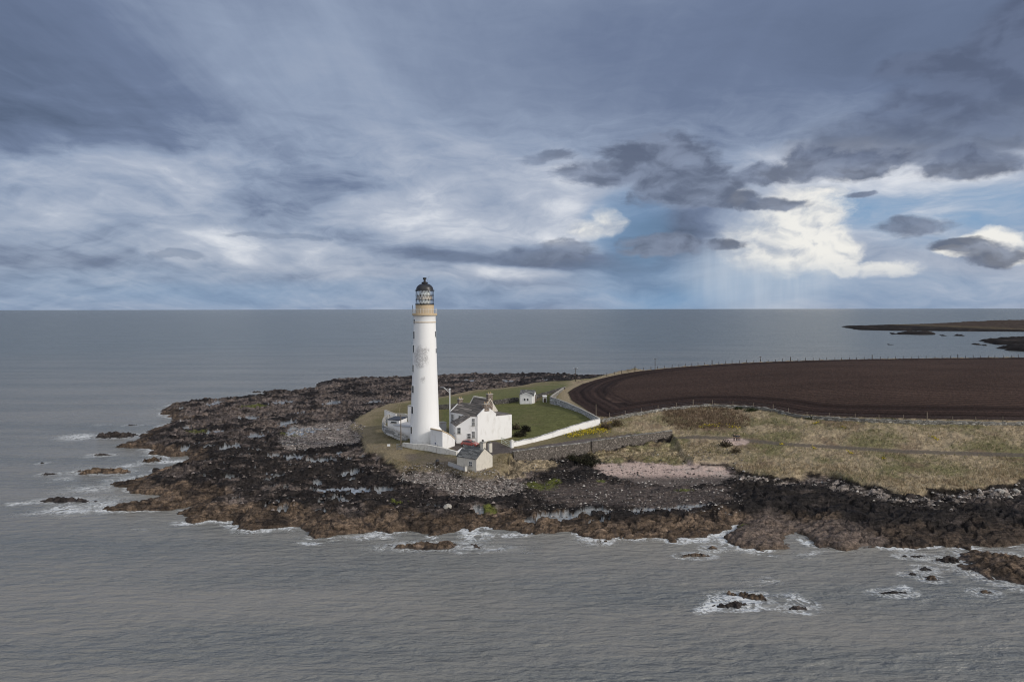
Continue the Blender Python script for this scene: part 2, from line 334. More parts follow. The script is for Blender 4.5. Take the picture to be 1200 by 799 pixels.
def terrain():
    py1 = np.concatenate([np.arange(419, 470, .42), np.arange(470, 690, .55)])
    Drow = (H-1.0)*F/(py1-HY); t = np.arange(-140, 1530, 1.08); tt = (t-600)/F
    Y = np.repeat(Drow[:, None], len(tt), 1); X = Y*tt[None, :]
    nr, nc = X.shape
    xw = X+fbm(X, Y, 7, 5, 21, .6)*2.8; yw = Y+fbm(X, Y, 7, 5, 51, .6)*4.2
    dsh = sdf(shore, xw, yw, 30)
    wd = fbm(X, Y, 5, 4, 61)
    nearw = np.exp(-np.minimum((X-wallA[1][0])**2/900, 9))*((Y < 190) & (Y > 150))
    inwall = (X > wallA[0][0]-1) & (X < wallB[-1][0]+1) & (Y < 200) & (Y > 140)
    du = sdf(upper, X, Y, 30)
    dun = du+np.where(inwall, 0, wd*1.6)
    h, edge, big, lumps, idv, slab, idg = rock_height(X, Y, dsh)
    lo = zL(X, Y)
    # ---- zones on the shore
    BEACH = poly([(703,544),(735,541.5),(790,542),(845,543),(860,551),(855,560),(845,568),(800,571),(760,570),(725,564),(700,556)], zL)
    db = sdf(BEACH, xw, yw, 20)
    GRV = [poly([(345,500),(410,494),(428,505),(424,520),(400,524),(340,530),(322,520)], zL), poly([(478,553),(510,549),(545,555),(600,560),(618,572),(600,582),(540,584),(500,570),(470,566)], zL),
           poly([(620,572),(700,566),(860,572),(850,590),(800,600),(700,596),(640,590)], zL)]
    dg = [sdf(g, xw, yw, 20) for g in GRV]
    flat = np.clip(np.maximum.reduce([ss(db, -3, 2), ss(dg[0], -2, 2)*.8, ss(dg[1], -2, 2)*.75, ss(dg[2], -3, 3)*.72]), 0, 1)
    black_r = ss(dsh, 6, 12)
    relief = (1-.9*flat)
    hs = h*relief
    zr = lo*edge*1.0+hs*(.45+.55*edge)*ss(dsh, -1.5, 1.2)+.35*ss(dsh, -.5, 1.5)*relief
    ramp_sh = ss(dsh, 0, 1.4)
    front = ss(Y, 175, 120)
    zr = zr+(.18*ss(dsh, 1., 6)*ss(dsh, 16, 6)*(front)*(.4+1.2*np.clip(fbm(X, Y, 9, 2, 77)+.4, 0, 1))+.1)*ramp_sh*relief
    zr = np.where(dsh < 0, -.25+dsh*.5+hs*.3*ss(dsh, -3, 0), zr)
    zr = np.maximum(zr, -4)
    # tide pools
    lev = lo*edge-.42+.15*fbm(X, Y, 14, 2, 91)
    PL = [(405,574,60,7),(352,505,30,7),(338,496,20,4),(272,524,26,6),(344,536,30,6),(300,512,22,6),(388,473,20,4),(330,472,24,4),(650,605,50,5),(618,608,24,2.5),(775,598,70,5),(810,594,40,4),(740,603,40,5),
          (700,600,36,4),(410,556,22,6),(398,586,24,4),(270,562,20,4),(270,598,28,3),(470,478,14,3),(438,472,22,3),(548,446,16,1.4),(596,447,18,1.2),(640,446,14,1.2),(250,473,14,5),(315,556,16,4),(240,540,18,4),(676,603,30,3),(560,598,16,2.5),
          (290,490,24,4),(252,506,18,4),(460,500,16,3),(375,540,30,4),(330,587,26,4),(505,596,22,3),(450,575,22,4),(700,610,26,3)]
    pm = np.full(X.shape, -9., np.float32)
    for p in PL:
        pm = np.maximum(pm, ell(p[0], p[1], p[2]*1.15, p[3]*1.15, zL, X, Y))
    rg = np.random.default_rng(5)
    for _ in range(70):
        a_, b_2 = rg.uniform(215, 480), rg.uniform(470, 600)
        pm = np.maximum(pm, ell(a_, b_2, rg.uniform(6, 16), rg.uniform(1.6, 3.4), zL, X, Y))
    pm = pm+fbm(X, Y, 2.4, 4, 81)*.8
    poolm = ss(pm, -.01, .06)*ss(dsh, 2, 4)*(du < -1)
    low = (zr < lev-.0+.28*(fbm(X, Y, 22, 2, 95)-.3)) & (dsh > 4) & (du < -2) & (flat < .5) & (Y > 128)
    zr = zr*(1-poolm)+(lo*edge-.30)*poolm
    pool = ss(poolm, .80, .99)
    lowz = (lev+.28*(fbm(X, Y, 22, 2, 95)-.3))
    zr = np.where(low, lowz, zr); pool = np.where(low & (fbm(X, Y, 12, 2, 133) > .08), 1., pool)
    # ---- upper land
    up = zU(X, Y)
    path = [(760,513.5),(787,510.5),(850,513.2),(920,520.3),(990,524.7),(1060.5,529.2),(1130.6,531.6),(1200.7,533.6),(1560,540)]
    pp = np.array([unp(a, b_, zU) for a, b_ in path])
    def dline(P):
        d = np.full(X.shape, 1e9)
        for i in range(len(P)-1):
            ax, ay = P[i]; ex, ey = P[i+1]-P[i]; tq = np.clip(((X-ax)*ex+(Y-ay)*ey)/(ex*ex+ey*ey), 0, 1)
            d = np.minimum(d, (X-ax-ex*tq)**2+(Y-ay-ey*tq)**2)
        return np.sqrt(d)
    dp = dline(pp)
    rd = np.array([unp(a, b_, zU) for a, b_ in [(548,523),(575,522.5),(595,528),(620,527.5),(650,523),(684,518),(740,511),(775,510)]])
    drd = dline(rd)
    df = sdf(fieldp, X, Y, 60)
    rough = ss(X, 22, 30)*ss(df, 1, -2)*ss(dp, 1.3, 2.6)+ss(X, 14, 24)*ss(Y, 175, 165)*.5*ss(dp, 1.3, 2.6)
    rough = np.clip(rough, 0, 1)
    upn = up+fbm(X, Y, 14, 3, 101)*.35*ss(df, 0, -5)*ss(dp, 1, 6)+rough*(fbm(X, Y, 2.2, 4, 103)*.55+fbm(X, Y, .55, 2, 107)*.20)+(1-rough)*fbm(X, Y, 1.2, 2, 104)*.05
    upn = upn-.12*ss(dp, 1.9, 1.2)
    # ploughed ridges
    th = .16; across = -X*math.sin(th)+Y*math.cos(th)
    hl = np.minimum(df, 40); headl = ss(df, 15.5, 14.5)
    fur = np.where(headl > .5, df, across)
    furw = (np.sin(fur*2*math.pi/2.6))*.5+.45*np.sin(df*2*math.pi/6.5)*headl+.25*fbm(X*.15, across, 3.0, 3, 119)
    clod = fbm(X, Y, .9, 3, 111)
    upn = upn+np.where(df > 0, .13*furw+.15*clod, 0)
    # land behind the field drops to the sea
    dfar = sdf(farfield, X, Y, 80)
    back = (Y > 250) & (df < 0) & (X > 45) & (dfar < 0)
    # mask upper/lower
    wdt = np.where(inwall, .45, 1.3)+4.5*ss(X, 40.5, 42)*ss(X, 56, 46)*(Y > 158)*(Y < 192)
    m = ss(dun/wdt, -1, 1)
    z = zr*(1-m)+upn*m
    z = np.where((Y > 330) & (df < -3) & (X > 60), np.minimum(z, np.maximum(up-(-df-3)*.35, -3)), z)
    # ---------------------------------------------------------- colours
    C = np.zeros(X.shape+(3,)); C[:] = ROCK
    n1 = fbm(X, Y, 11, 4, 201); n2 = fbm(X, Y, 3.2, 4, 205); n3 = fbm(X, Y, .9, 3, 209); n4 = fbm(xw*.35, yw*1.1, 4.5, 4, 213)
    C = mixc(C, BROWNV*.9, ss(n2, -.1, .4)*.5)
    C = mixc(C, WET, ss(n4, -.05, .25)*.8); C = mixc(C, COB*.6, ss(fbm(xw, yw, 1.3, 3, 233), .22, .34)*.55)
    bl_ = ss(n1*.9+n2*.55+big*.35-.12+.30*ss(X, -8, 25)+.12*ss(Y, 200, 150)-.15*ss(np.abs(Y-250), 60, 0), -.10, .22)
    # dark belt along the right foreshore
    BELT = poly([(600,545),(640,545),(700,548),(705,560),(780,572),(860,560),(900,566),(1000,572),(1080,588),(1200,575),(1560,575),(1560,636),(1200,634),(1120,636),(1060,626),(1000,612),(940,604),(850,606),(810,612),(740,612),(690,612),(600,600),(560,590),(600,575),(640,565)], zL)
    dbelt = sdf(BELT, xw, yw, 20)
    bl_ = np.maximum(bl_*.96, ss(dbelt+n2*4, -1, 2.5)*.97)
    LB = poly([(215,520),(330,515),(340,540),(430,540),(470,556),(560,590),(620,600),(560,612),(300,600),(215,560),(200,540)], zL)
    bl_ = np.clip(bl_*1.12, 0, 1); bl_ = np.maximum(bl_, ss(sdf(LB, xw, yw, 20)+n2*7+n3*2, -1, 5)*.92)
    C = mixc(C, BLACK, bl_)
    pk = ss(n4+.4*n2, .18, .42)*ss(dsh, 5, 10)
    C = mixc(C, ROCK*1.25, pk*.55*(1-.5*ss(dbelt, 0, 3)))
    # brown kelp rim: wide on the seaward faces
    rim_w = 5.5+3.0*n1*2+2.5*ss(Y, 150, 115)
    rim = ss(dsh+n2*2.2, rim_w, rim_w-3)*ss(Y, 320, 240)
    rim = rim*(1-.8*ss(n1+n2*.5, .12, .4))*(1-.65*ss(X, 50, 62))
    C = mixc(C, (WEED*(.55+.9*idv)[..., None])*(.75+.9*np.clip(n3+.3, 0, 1))[..., None], rim*.95); C = mixc(C, BLACK*1.4, rim*ss(n3+n2*.5, .02, .3)*.75); C = mixc(C, BLACK, np.maximum(ss(lumps, .22, .05), ss(np.clip(slab, 0, 1), .12, .0))*.8*ss(dsh, .3, 1.5))  # crevices between lumps and slabs: shade painted into the colour with the weed black
    OUT = poly([(843,622),(870,605),(905,598),(960,612),(1010,618),(1040,630),(1040,646),(850,650)], zL)
    C = mixc(C, ROCK*.95, ss(sdf(OUT, xw, yw, 20), -1, 2)*.6)
    C = mixc(C, WEED*.55, ss(dsh, .9, .2)*.7)
    # beach, gravel, cobbles
    gr = GRAVEL*(.55+.9*idg)[..., None]
    C = mixc(C, gr, ss(dg[0]+n2*2, -1, 2)*.85)
    C = mixc(C, gr*1.2, ss(dg[1]+n2*2, -1, 2)*.7)
    C = mixc(C, ROCK*.8, ss(dg[2]+n2*3, -1, 2)*.65)
    C = mixc(C, WET*1.2, ss(dg[2], -1, 2)*ss(n4, .0, .3)*.8)
    sandm = ss(db+n2*1.2, -.6, 1.2)
    bt = unp(780, 556, zL)[1]
    C = mixc(C, SAND*(1+.12*n1)[..., None], sandm*ss(Y, bt-6, bt+.5))
    C = mixc(C, DIRT*1.1, sandm*ss(Y, bt+.5, bt-7)*.85)
    C = mixc(C, WET, sandm*ss(n2+n3*.5, .25, .4)*.7)
    for (a, b_, w_, h_) in [(632,571,50,9),(650,567,26,4),(705,566,16,3),(800,576,30,4),(345,508,36,7),(470,592,30,4),(300,477,40,3),(230,507,30,4),(575,598,30,4),(870,612,20,4)]:
        C = mixc(C, ALG, ss(ell(a, b_, w_, h_, zL, X, Y)+n3*.5+n2*.4, .05, .5)*.8)
    # pale storm-beach stones under the grass edge
    wr = ss(du+n2*2, -6.5, -3)*ss(du, -.8, -2)*ss(X, 26, 32)
    C = mixc(C, COB*(.5+.9*idg)[..., None], wr*ss(idg, .5, .65)*.5)
    C = mixc(C, POOL, pool)
    # upper land colours
    G = np.zeros_like(C); G[:] = OLIVE
    west = ss(X, 4, -4)
    wear = ss(du+n2*3+n1*3, 11, 2)
    G = mixc(G, LAWN, ss(Y, 176, 205)*ss(X, -18, -8)*(1-.35*ss(n2, 0, .5)))
    G = mixc(G, STRAW*.75, wear*ss(X, 30, 0)*.75)
    G = mixc(G, STRAW*.55, ss(n2+n3*.4, .2, .6)*.45*(1-ss(X, 20, 26)))
    tr = poly([(470,531),(505,529),(535,536),(560,532),(560,547),(538,549),(500,546),(478,541)], zU)
    G = mixc(G, DIRT*.9, ss(sdf(tr, xw, yw, 15)+n2*1.5, -1.5, 1.5)*.7)
    gar = poly([(517,478),(575,470),(640,466),(660,457),(700,493),(640,514),(600,522),(600,512),(575,495),(517,500)], zU)
    G = mixc(G, LAWN*(1+.35*n2+.25*n3+.08*np.sin((X*.5+Y)*2.2))[..., None], ss(sdf(gar, X, Y, 15), -1, 1)); G = mixc(G, OLIVE*.95, ss(n1+n2*.6, .0, .5)*.45*(df < 0))
    gn = poly([(470,473),(560,460),(640,450),(690,446),(660,456),(600,464),(514,477)], zU)
    G = mixc(G, LAWN*1.05+.015, ss(sdf(gn, xw, yw, 15), -2, 3)*.8)
    G = mixc(G, STRAW*.7, ss(Y, 275, 310)*ss(n1+n2, -.1, .3)*.5)
    vg = poly([(601,526),(640,518),(680,504),(702,498),(712,505),(700,514),(684,520),(640,525)], zU)
    G = mixc(G, OLIVE*.95, ss(sdf(vg, X, Y, 15), -.5, 1)*.6)
    # rough slopes
    sl_ = ss(X, 20, 27)*(df < 0)
    Sx = np.zeros_like(C); Sx[:] = STRAW
    Sx = Sx*(.78+.55*(fbm(xw, yw, 1.1, 3, 303)+.25))[..., None].clip(.5, 1.2)
    Sx = mixc(Sx, GREENV, ss(fbm(X, Y, 13, 4, 305)+.35*n3+.22*ss(dp, 9, 0)+.10*ss(Y, 165, 180), -.1, .40)*.75)
    Sx = mixc(Sx, BROWNV, ss(fbm(X, Y, 10, 4, 307)+.3*n3, .10, .36)*.75)
    brs = ell(825, 490, 95, 24, zU, X, Y)
    Sx = mixc(Sx, BROWNV*.95, ss(brs+n2*.5, -.1, .5)*.8)
    G = mixc(G, Sx, sl_)
    G = mixc(G, OLIVE, ss(ell(700, 508, 60, 12, zU, X, Y), -.2, .3)*.6)
    lowg = ss(Y, unp(740, 530, zL)[1]+4, unp(740, 540, zL)[1])
    # verge along the field, seen as a pale line
    G = mixc(G, STRAW*.95, ss(df, -7, -1.5)*(df < 0)*ss(Y, 225, 240)*.9)
    G = mixc(G, STRAW*.8, ss(df, -2.2, -.6)*(df < 0)*(Y <= 240)*.7)
    # soil
    so = SOIL*1.15*(1+.55*furw+.6*clod)[..., None]
    so = mixc(so, SOIL2*(1+.50*furw+.5*clod)[..., None], ss(df, 14.5, 16.5)*.85)
    so = so*(1+.35*fbm(X*.4, Y, 16, 4, 371))[..., None]
    tri = poly([(711,461),(722,465),(735,472),(718,471.5),(709,466)], zU)
    so = mixc(so, SOIL2*1.9, ss(sdf(tri, X, Y, 10), -.4, .6)*.85)
    so = mixc(so, SOIL*.72, ss(np.abs(df-13-n1*3), 2.4, .8)*.6+ss(df, 5, 2)*.25)
    G = mixc(G, so, ss(df, -.15, .25))
    # tracks
    G = mixc(G, TRACK*(1+.2*n3)[..., None], ss(drd+n3*.5, 2.6, 1.9))
    yard = poly([(515,516),(530,508),(542,519),(562,520),(580,516),(590,520),(600,528),(575,534),(545,527),(532,529)], zU)
    G = mixc(G, TRACK*.8, ss(sdf(yard, X, Y, 15), -.5, .8))
    G = mixc(G, DIRT*.85, ss(dp+n3*.3, 1.5, 1.0)*.85)
    G = mixc(G, OLIVE, ss(np.abs(dp), .35, .15)*.4)
    G = mixc(G, SAND*.95, ss(ell(862, 517.5, 34, 6.5, zU, X, Y)+n3*.25, .0, .25))
    G = mixc(G, SAND*.8, ss(ell(624, 463, 18, 7, zU, X, Y), .0, .4)*.0)
    G = mixc(G, BROWNV*.9, ss(ell(628, 466, 16, 9, zU, X, Y)+n3*.2, .0, .4)*.7)
    mc = ss(dun/wdt, -.5, .4)
    # low grass under the long wall (on the lower side)
    lg = poly([(692,536),(740,527),(790,518),(830,520),(850,541),(812,541),(790,545.5),(738,541),(710,544)], zL)
    dlg = sdf(lg, xw, yw, 10)
    C = mixc(C, Sx, ss(dlg+n2*1.0, -.6, .5))
    lg2 = poly([(580,557),(592,549),(601,540),(640,543),(655,547),(625,556),(600,563),(575,561)], zL)
    C = mixc(C, STRAW*.7*(1+.5*n3)[..., None], ss(sdf(lg2, xw, yw, 10)+n2*1.2, -.5, .8)*.85)
    C = C*(1-mc[..., None])+G*mc[..., None]
    # raw earth on the little cliff
    cl = ss(np.abs(dun+.5), 1.0, .4)*(1-inwall)*ss(X, 18, 24)*(1-ss(X, 39, 41)*ss(X, 50, 45)*(Y > 165))*(Y < 190)*ss(n2+n1, -.35, .15)
    C = mixc(C, PEAT, cl*.9)
    cl2 = ss(np.abs(dun+.4), .8, .3)*ss(X, 14, 8)*(Y < 190)*ss(n2, -.1, .2)
    C = mixc(C, PEAT*1.3, cl2*.8)
    C = np.clip(C*(1+.18*n3)[..., None], .006, .7)
    wet = np.clip(np.maximum(pool, ss(dsh, 1.2, .3)*.35), 0, 1)*(1-mc)
    wet = np.maximum(wet, (.14+.06*bl_)*(1-mc)*(1-sandm))
    A = np.concatenate([C, wet[..., None]], -1).reshape(-1, 4)
    return X, Y, z, A, nr, nc

def grid_mesh(name, X, Y, Z, A=None, keep=None, wrap=False):
    nr, nc = X.shape
    co = np.stack([X, Y, Z], -1).reshape(-1, 3).astype(np.float32)
    i = np.arange(nr-1)[:, None]*nc; j = np.arange(nc-1)[None]; a = (i+j).ravel()
    q = np.stack([a, a+1, a+nc+1, a+nc], 1)
    if wrap:
        r = np.arange(nr-1)*nc; q = np.concatenate([q, np.stack([r+nc-1, r, r+nc, r+2*nc-1], 1)])
    if keep is not None:
        kk = keep.ravel(); q = q[kk[q].any(1)]
        used = np.unique(q); mp = np.full(len(co), -1, np.int64); mp[used] = np.arange(len(used)); q = mp[q]; co = co[used]
        if A is not None: A = A[used]
    # orient upward
    v = co[q[0]]; nz = np.cross(v[1]-v[0], v[2]-v[1])[2]
    if nz < 0: q = q[:, ::-1]
    me = bpy.data.meshes.new(name); me.vertices.add(len(co)); me.vertices.foreach_set('co', co.ravel())
    me.loops.add(q.size); me.loops.foreach_set('vertex_index', q.ravel().astype(np.int32))
    me.polygons.add(len(q)); me.polygons.foreach_set('loop_start', np.arange(0, q.size, 4, dtype=np.int32))
    me.update(calc_edges=True)
    if A is not None:
        at_ = me.color_attributes.new('Col', 'FLOAT_COLOR', 'POINT'); at_.data.foreach_set('color', A.astype(np.float32).ravel())
    me.polygons.foreach_set('use_smooth', np.ones(len(q), bool))
    return me
def link(me, name, parent=None, loc=None):
    o = bpy.data.objects.new(name, me); SC.collection.objects.link(o)
    if loc: o.location = loc
    if parent: o.parent = parent
    return o
def tag(o, label=None, cat=None, group=None, kind=None):
    for k, v in (('label', label), ('category', cat), ('group', group), ('kind', kind)):
        if v: o[k] = v
    return o

def mat(name, col=(.5, .5, .5), rough=.7, metal=0., spec=.5):
    m = bpy.data.materials.new(name); m.use_nodes = True
    N = NT(m.node_tree); bs = m.node_tree.nodes['Principled BSDF']
    bs.inputs['Base Color'].default_value = tuple(col)+(1,); bs.inputs['Roughness'].default_value = rough
    bs.inputs['Metallic'].default_value = metal; bs.inputs['Specular IOR Level'].default_value = spec
    return m, N, bs
# ground material: colour from the terrain's zones, broken up by procedural grain
M_ground, N, bs = mat('ground_mix')
ca = N.new('ShaderNodeVertexColor'); ca.layer_name = 'Col'
geo = N.new('ShaderNodeNewGeometry').outputs['Position']
g1 = N.noise(geo, 2.2, 5, .65); g2 = N.noise(geo, 9.0, 3, .6)
grain = N.m('MULTIPLY', N.mr(g1, .25, .75, .62, 1.42, False), N.mr(g2, .25, .75, .72, 1.28, False))
wet_ = ca.outputs['Alpha']
rk = N.mr(wet_, .02, .12)
g3 = N.noise(N.mapping(geo, rot=(0, 0, -.28), sc=(.32, 1.25, 1.9)), 1.5, 6, .68, .4); vo = N.new('ShaderNodeTexVoronoi'); vo.feature = 'DISTANCE_TO_EDGE'; vo.inputs['Scale'].default_value = 1.1
N.l.new(N.vm('ADD', geo, N.vm('MULTIPLY', N.vm('SUBTRACT', N.noise(geo, 1.2, 3, .6, col=True), (.5, .5, .5)), (1.4, 1.4, 1.4))), vo.inputs['Vector'])
rgr = N.m('MULTIPLY', N.mr(g3, .36, .62, .42, 1.75, False), N.mr(vo.outputs['Distance'], .0, .10, .55, 1.03))
grain2 = N.m('MULTIPLY_ADD', N.m('SUBTRACT', rgr, 1.0), N.m('MULTIPLY', rk, .85), 1.0)
grain = N.m('MULTIPLY', grain, grain2)
gm = N.mr(wet_, .5, .9, grain, 1.0)
hs_ = N.new('ShaderNodeVectorMath', operation='SCALE'); N.l.new(ca.outputs['Color'], hs_.inputs[0]); N.l.new(gm, hs_.inputs['Scale'])
N.l.new(hs_.outputs[0], bs.inputs['Base Color'])
N.l.new(N.mr(wet_, 0., 1., .9, .05, False), bs.inputs['Roughness'])
N.l.new(N.mr(wet_, .3, 1., .08, .9, False), bs.inputs['Specular IOR Level'])
bp = N.new('ShaderNodeBump'); bp.inputs['Distance'].default_value = .25
N.l.new(N.mr(wet_, .6, .9, .9, .0), bp.inputs['Strength']); N.l.new(N.m('ADD', g1, N.m('MULTIPLY', g2, .35)), bp.inputs['Height'])
N.l.new(bp.outputs[0], bs.inputs['Normal'])

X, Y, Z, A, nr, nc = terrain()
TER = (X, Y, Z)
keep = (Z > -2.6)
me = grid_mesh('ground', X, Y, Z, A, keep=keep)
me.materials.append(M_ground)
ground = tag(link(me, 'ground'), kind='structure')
_py1 = np.concatenate([np.arange(419, 470, .42), np.arange(470, 690, .55)]); _D = (H-1.0)*F/(_py1-HY)
def gz(x, y):
    """height of the built ground under a point"""
    r = np.interp(-y, -_D, np.arange(len(_D))); c = ((x/y*F+600)+140)/1.08
    r0 = int(min(max(r, 0), len(_D)-2)); c0 = int(min(max(c, 0), Z.shape[1]-2)); fr = r-r0; fc = c-c0
    return float((Z[r0, c0]*(1-fc)+Z[r0, c0+1]*fc)*(1-fr)+(Z[r0+1, c0]*(1-fc)+Z[r0+1, c0+1]*fc)*fr)

# ---------------------------------------------------------------- lone rocks in the water
ROCKS = []   # (x, y, w, depth) for the foam
def lone_rock(px0, px1, pyw, tall, tone, label, name='sea_rock', group=None, cat='rock', rot=0., depth=None, seed=0, nz=1.):
    """outline px0..px1 at waterline row pyw, tall = seen height in picture rows"""
    D = H*F/(pyw-HY); s = D/F; w = (px1-px0)*s; sy = s*D/H
    rows = tall*.75; dep = depth or max(rows*sy*.8, w*.22); hh = max(.3, min(tall*s*.42, 2.2))
    cx = ((px0+px1)/2-600)*s; cy = D+dep*.5
    n = 70 if w < 9 else 130
    res = max(w*1.5/n, .07); xs = np.arange(-w*.8, w*.8, res); ys = np.arange(-dep*.95, dep*.95, max(res*.9, dep/50))
    xx, yy = np.meshgrid(xs, ys); Xw = xx+cx; Yw = yy+cy
    big, lumps, idv, sl, idg, slab = rock_relief(Xw+seed*13, Yw+seed*7)
    k = w/9.; ang = rot; xr = xx*math.cos(ang)+yy*math.sin(ang); yr = -xx*math.sin(ang)+yy*math.cos(ang)
    r = np.sqrt((xr/(w*.5))**2+(yr/(dep*.5))**2)+fbm(Xw+seed*31, Yw, max(w*.22, .8), 4, 400+seed)*.95*nz+fbm(Xw, Yw, max(w*.07, .4), 3, 430)*.45*nz
    pr = 1-r
    z = hh*(ss(pr, -.05, .9)*1.25)*(1+.7*nz*fbm(Xw, Yw, max(w*.2, 1.2), 3, 455))-.10+(pr < 0)*pr*1.2+(np.clip(pr+.15, 0, 1))*((idv-.5)*.5+(lumps-.6)*.4+(sl-.6)*.15+(slab-.5)*.3)*min(1, hh)
    z = np.maximum(z, -.6)
    n2 = fbm(Xw, Yw, 2.0, 4, 205); C = np.zeros(xx.shape+(3,)); C[:] = WEED if tone > .5 else WET*.9
    C = C*(.6+.8*idv)[..., None]; C = mixc(C, BLACK, ss(lumps, .25, .05)*.8); C = mixc(C, BLACK*1.2, ss(n2, .0, .35)*(.55 if tone > .5 else .9)); C = mixc(C, ROCK, ss(n2, -.1, -.4)*.4); C = mixc(C, BLACK*1.3, ss(z, .25, .0)*.6)  # clefts between lumps: shade painted in with the weed black
    A_ = np.concatenate([np.clip(C, .006, .6), (.25*ss(z, .5, .1)+.14)[..., None]], -1).reshape(-1, 4)
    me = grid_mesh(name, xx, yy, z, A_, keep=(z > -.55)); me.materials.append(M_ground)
    o = link(me, name, loc=(cx, cy, 0)); tag(o, label, cat, group)
    ROCKS.append((cx, cy, w, dep)); return o
LR = [
 (106,150,513,9,.3,'dark jagged skerry with surf on its left, off the upper left of the reef'),
 (145,159,498.5,2.6,.3,'thin sliver of rock just above the jagged skerry off the left shore'),
 (103,128,533.5,3.5,.5,'low brown rock awash below the jagged skerry at the left'),
 (46,62,556,3.8,.3,'small round dark rock farthest out to sea at the left'),
 (78,146,555,9,.6,'long brown humped skerry beside the small round rock at the left'),
 (38,104,588,8,.3,'low dark skerry ringed with white surf at the lower left'),
 (162,185,541,7,.8,'brown boulder in the inlet on the left side of the reef'),
 (200,209,474,3.2,.5,'tiny rock off the upper left corner of the reef'),
 (293,344,460.5,5,.1,'flat black rock off the far side of the reef'),
 (455,553,643,11,.9,'long low brown skerry just off the front shore below the cottage'),
 (799,832,653,6,.8,'brown rock in the water off the front shore, lower of a pair'),
 (828,844,644,4.5,.6,'small brown rock in the water off the front shore, upper of a pair'),
 (838,880,713,11,.1,'black rock drowned in white surf in the open water at the lower right'),
 (860,908,705,13,.7,'slanting brown ridge of rock rising from the surf at the lower right'),
 (922,947,715,6,.2,'small dark rock with surf behind it, lowest in the open water'),
 (1030,1068,697,5,.5,'thin low rock awash under a splash of foam at the lower right'),
 (1064,1079,675,4,.3,'small flat rock left of the brown boulder at the lower right'),
 (1086,1103,681,7,.7,'brown boulder between small rocks at the lower right'),
 (1079,1093,669,6,.2,'small dark rock just above the brown boulder at the lower right'),
 (1058,1093,654,4,.2,'low dark ledge of rock awash near the right shore'),
 (1104,1132,661,10,.5,'pointed brown rock among dark ledges near the right shore'),
 (1126,1150,655,5,.2,'black ledge of rock behind the pointed brown rock at the right'),
 (1138,1156,671,9,.3,'dark lumpy rock beside the big brown outcrop at the right edge'),
 (1147,1165,697,6,.6,'rounded rock below the big brown outcrop at the right edge'),
 (46,50,542,1.6,.2,'tiny dark rock tip above the small round rock at the left'),
 (176,200,560,4,.3,'black rock in the inlet between the two left spits'),
]
for i, (a, b_, c, t_, tn, lb) in enumerate(LR):
    lone_rock(a, b_, c, t_, tn, lb, group='rocks standing in the water off the reef', seed=i, rot=(.0 if i != 13 else -.5))
lone_rock(1174, 1284, 692, 26, .95, 'big rounded brown rock outcrop in the water at the right edge', name='rock_outcrop', cat='rock', seed=40, depth=15, nz=.4)
# ================================================================ far headland and islets
def far_land(name, top, bot, zmax, label=None, kind=None, cat=None, group=None, seed=0, field=False):
    """top/bot: outlines (px, py at sea level front / back) ; a low hump of land between them"""
    P = np.concatenate([poly(bot, 0.), poly(top, 0.)[::-1]])
    x0, x1 = P[:, 0].min()-20, P[:, 0].max()+20; y0, y1 = P[:, 1].min()-20, P[:, 1].max()+20
    nx = int(min(420, max(60, (x1-x0)/2.5))); ny = int(min(260, max(40, (y1-y0)/3)))
    xx, yy = np.meshgrid(np.linspace(x0, x1, nx), np.linspace(y0, y1, ny))
    d = sdf(P, xx+fbm(xx, yy, 30, 3, 5+seed)*12, yy+fbm(xx, yy, 40, 3, 6+seed)*22, 60)
    n = fbm(xx, yy, 22, 4, 500+seed); r = ridge(xx, yy, 12, 3, 520+seed)
    z = np.where(d < 0, -1+d*.1, ss(d, 0, 14)*1.6+r*ss(d, 0, 8)*2.2-.6+n*ss(d, 0, 20)*1.5)
    C = np.zeros(xx.shape+(3,)); C[:] = BLACK*1.0; C = mixc(C, ROCK*.6, ss(n, .05, .45)*.5)
    if field:
        rise = ss(xx, 740, 1060); z = z+rise*ss(d, 16, 110)*zmax
        C = mixc(C, STRAW*.30, ss(d+n*20, 22, 34)*ss(xx, 760, 830)); C = mixc(C, (SOIL2+ROCK)*.30, ss(d+n*10, 50, 62)*ss(xx, 800, 860)*.9)
    else: z = z+ss(d, 0, 12)*zmax
    A_ = np.concatenate([np.clip(C, .006, .6), np.full(xx.shape+(1,), .0)], -1).reshape(-1, 4)
    cx, cy = (x0+x1)/2, (y0+y1)/2
    me = grid_mesh(name, xx-cx, yy-cy, z, A_, keep=(z > -1.5)); me.materials.append(M_ground)
    return tag(link(me, name, loc=(cx, cy, 0)), label, cat, group, kind)
far_land('headland', [(986,383.6),(1040,382),(1100,381.5),(1300,380.5),(1500,380)], [(986,384.3),(1004,387.3),(1050,388.3),(1120,389.0),(1200,389.6),(1500,391)], 9.5, kind='structure', field=True)
FG = 'black islets in the bay below the headland'
far_land('islet', [(1152,400),(1175,398.5),(1200,397),(1400,395)], [(1153,402.5),(1170,405),(1200,405.6),(1400,407)], 1.2, 'wide flat black islet reaching the right edge, upper of two', None, 'islet', FG, 3)
far_land('islet', [(1170,407.6),(1200,406.8),(1300,406.5)], [(1168,409),(1182,412.3),(1200,412.9),(1300,413)], 1.2, 'dark islet at the right edge, nearest to the ploughed field', None, 'islet', FG, 9)
far_land('islet', [(1140,404.6),(1148,403.6),(1154,403.7)], [(1140,405.8),(1153,406.3)], 1.5, 'small humped black islet just left of the wide flat islet', None, 'islet', FG, 12)
far_land('islet', [(1052,391.0),(1075,390.6),(1100,391.2)], [(1052,392.6),(1075,393.3),(1100,392.9)], .8, 'long thin black islet just in front of the headland', None, 'islet', FG, 15)
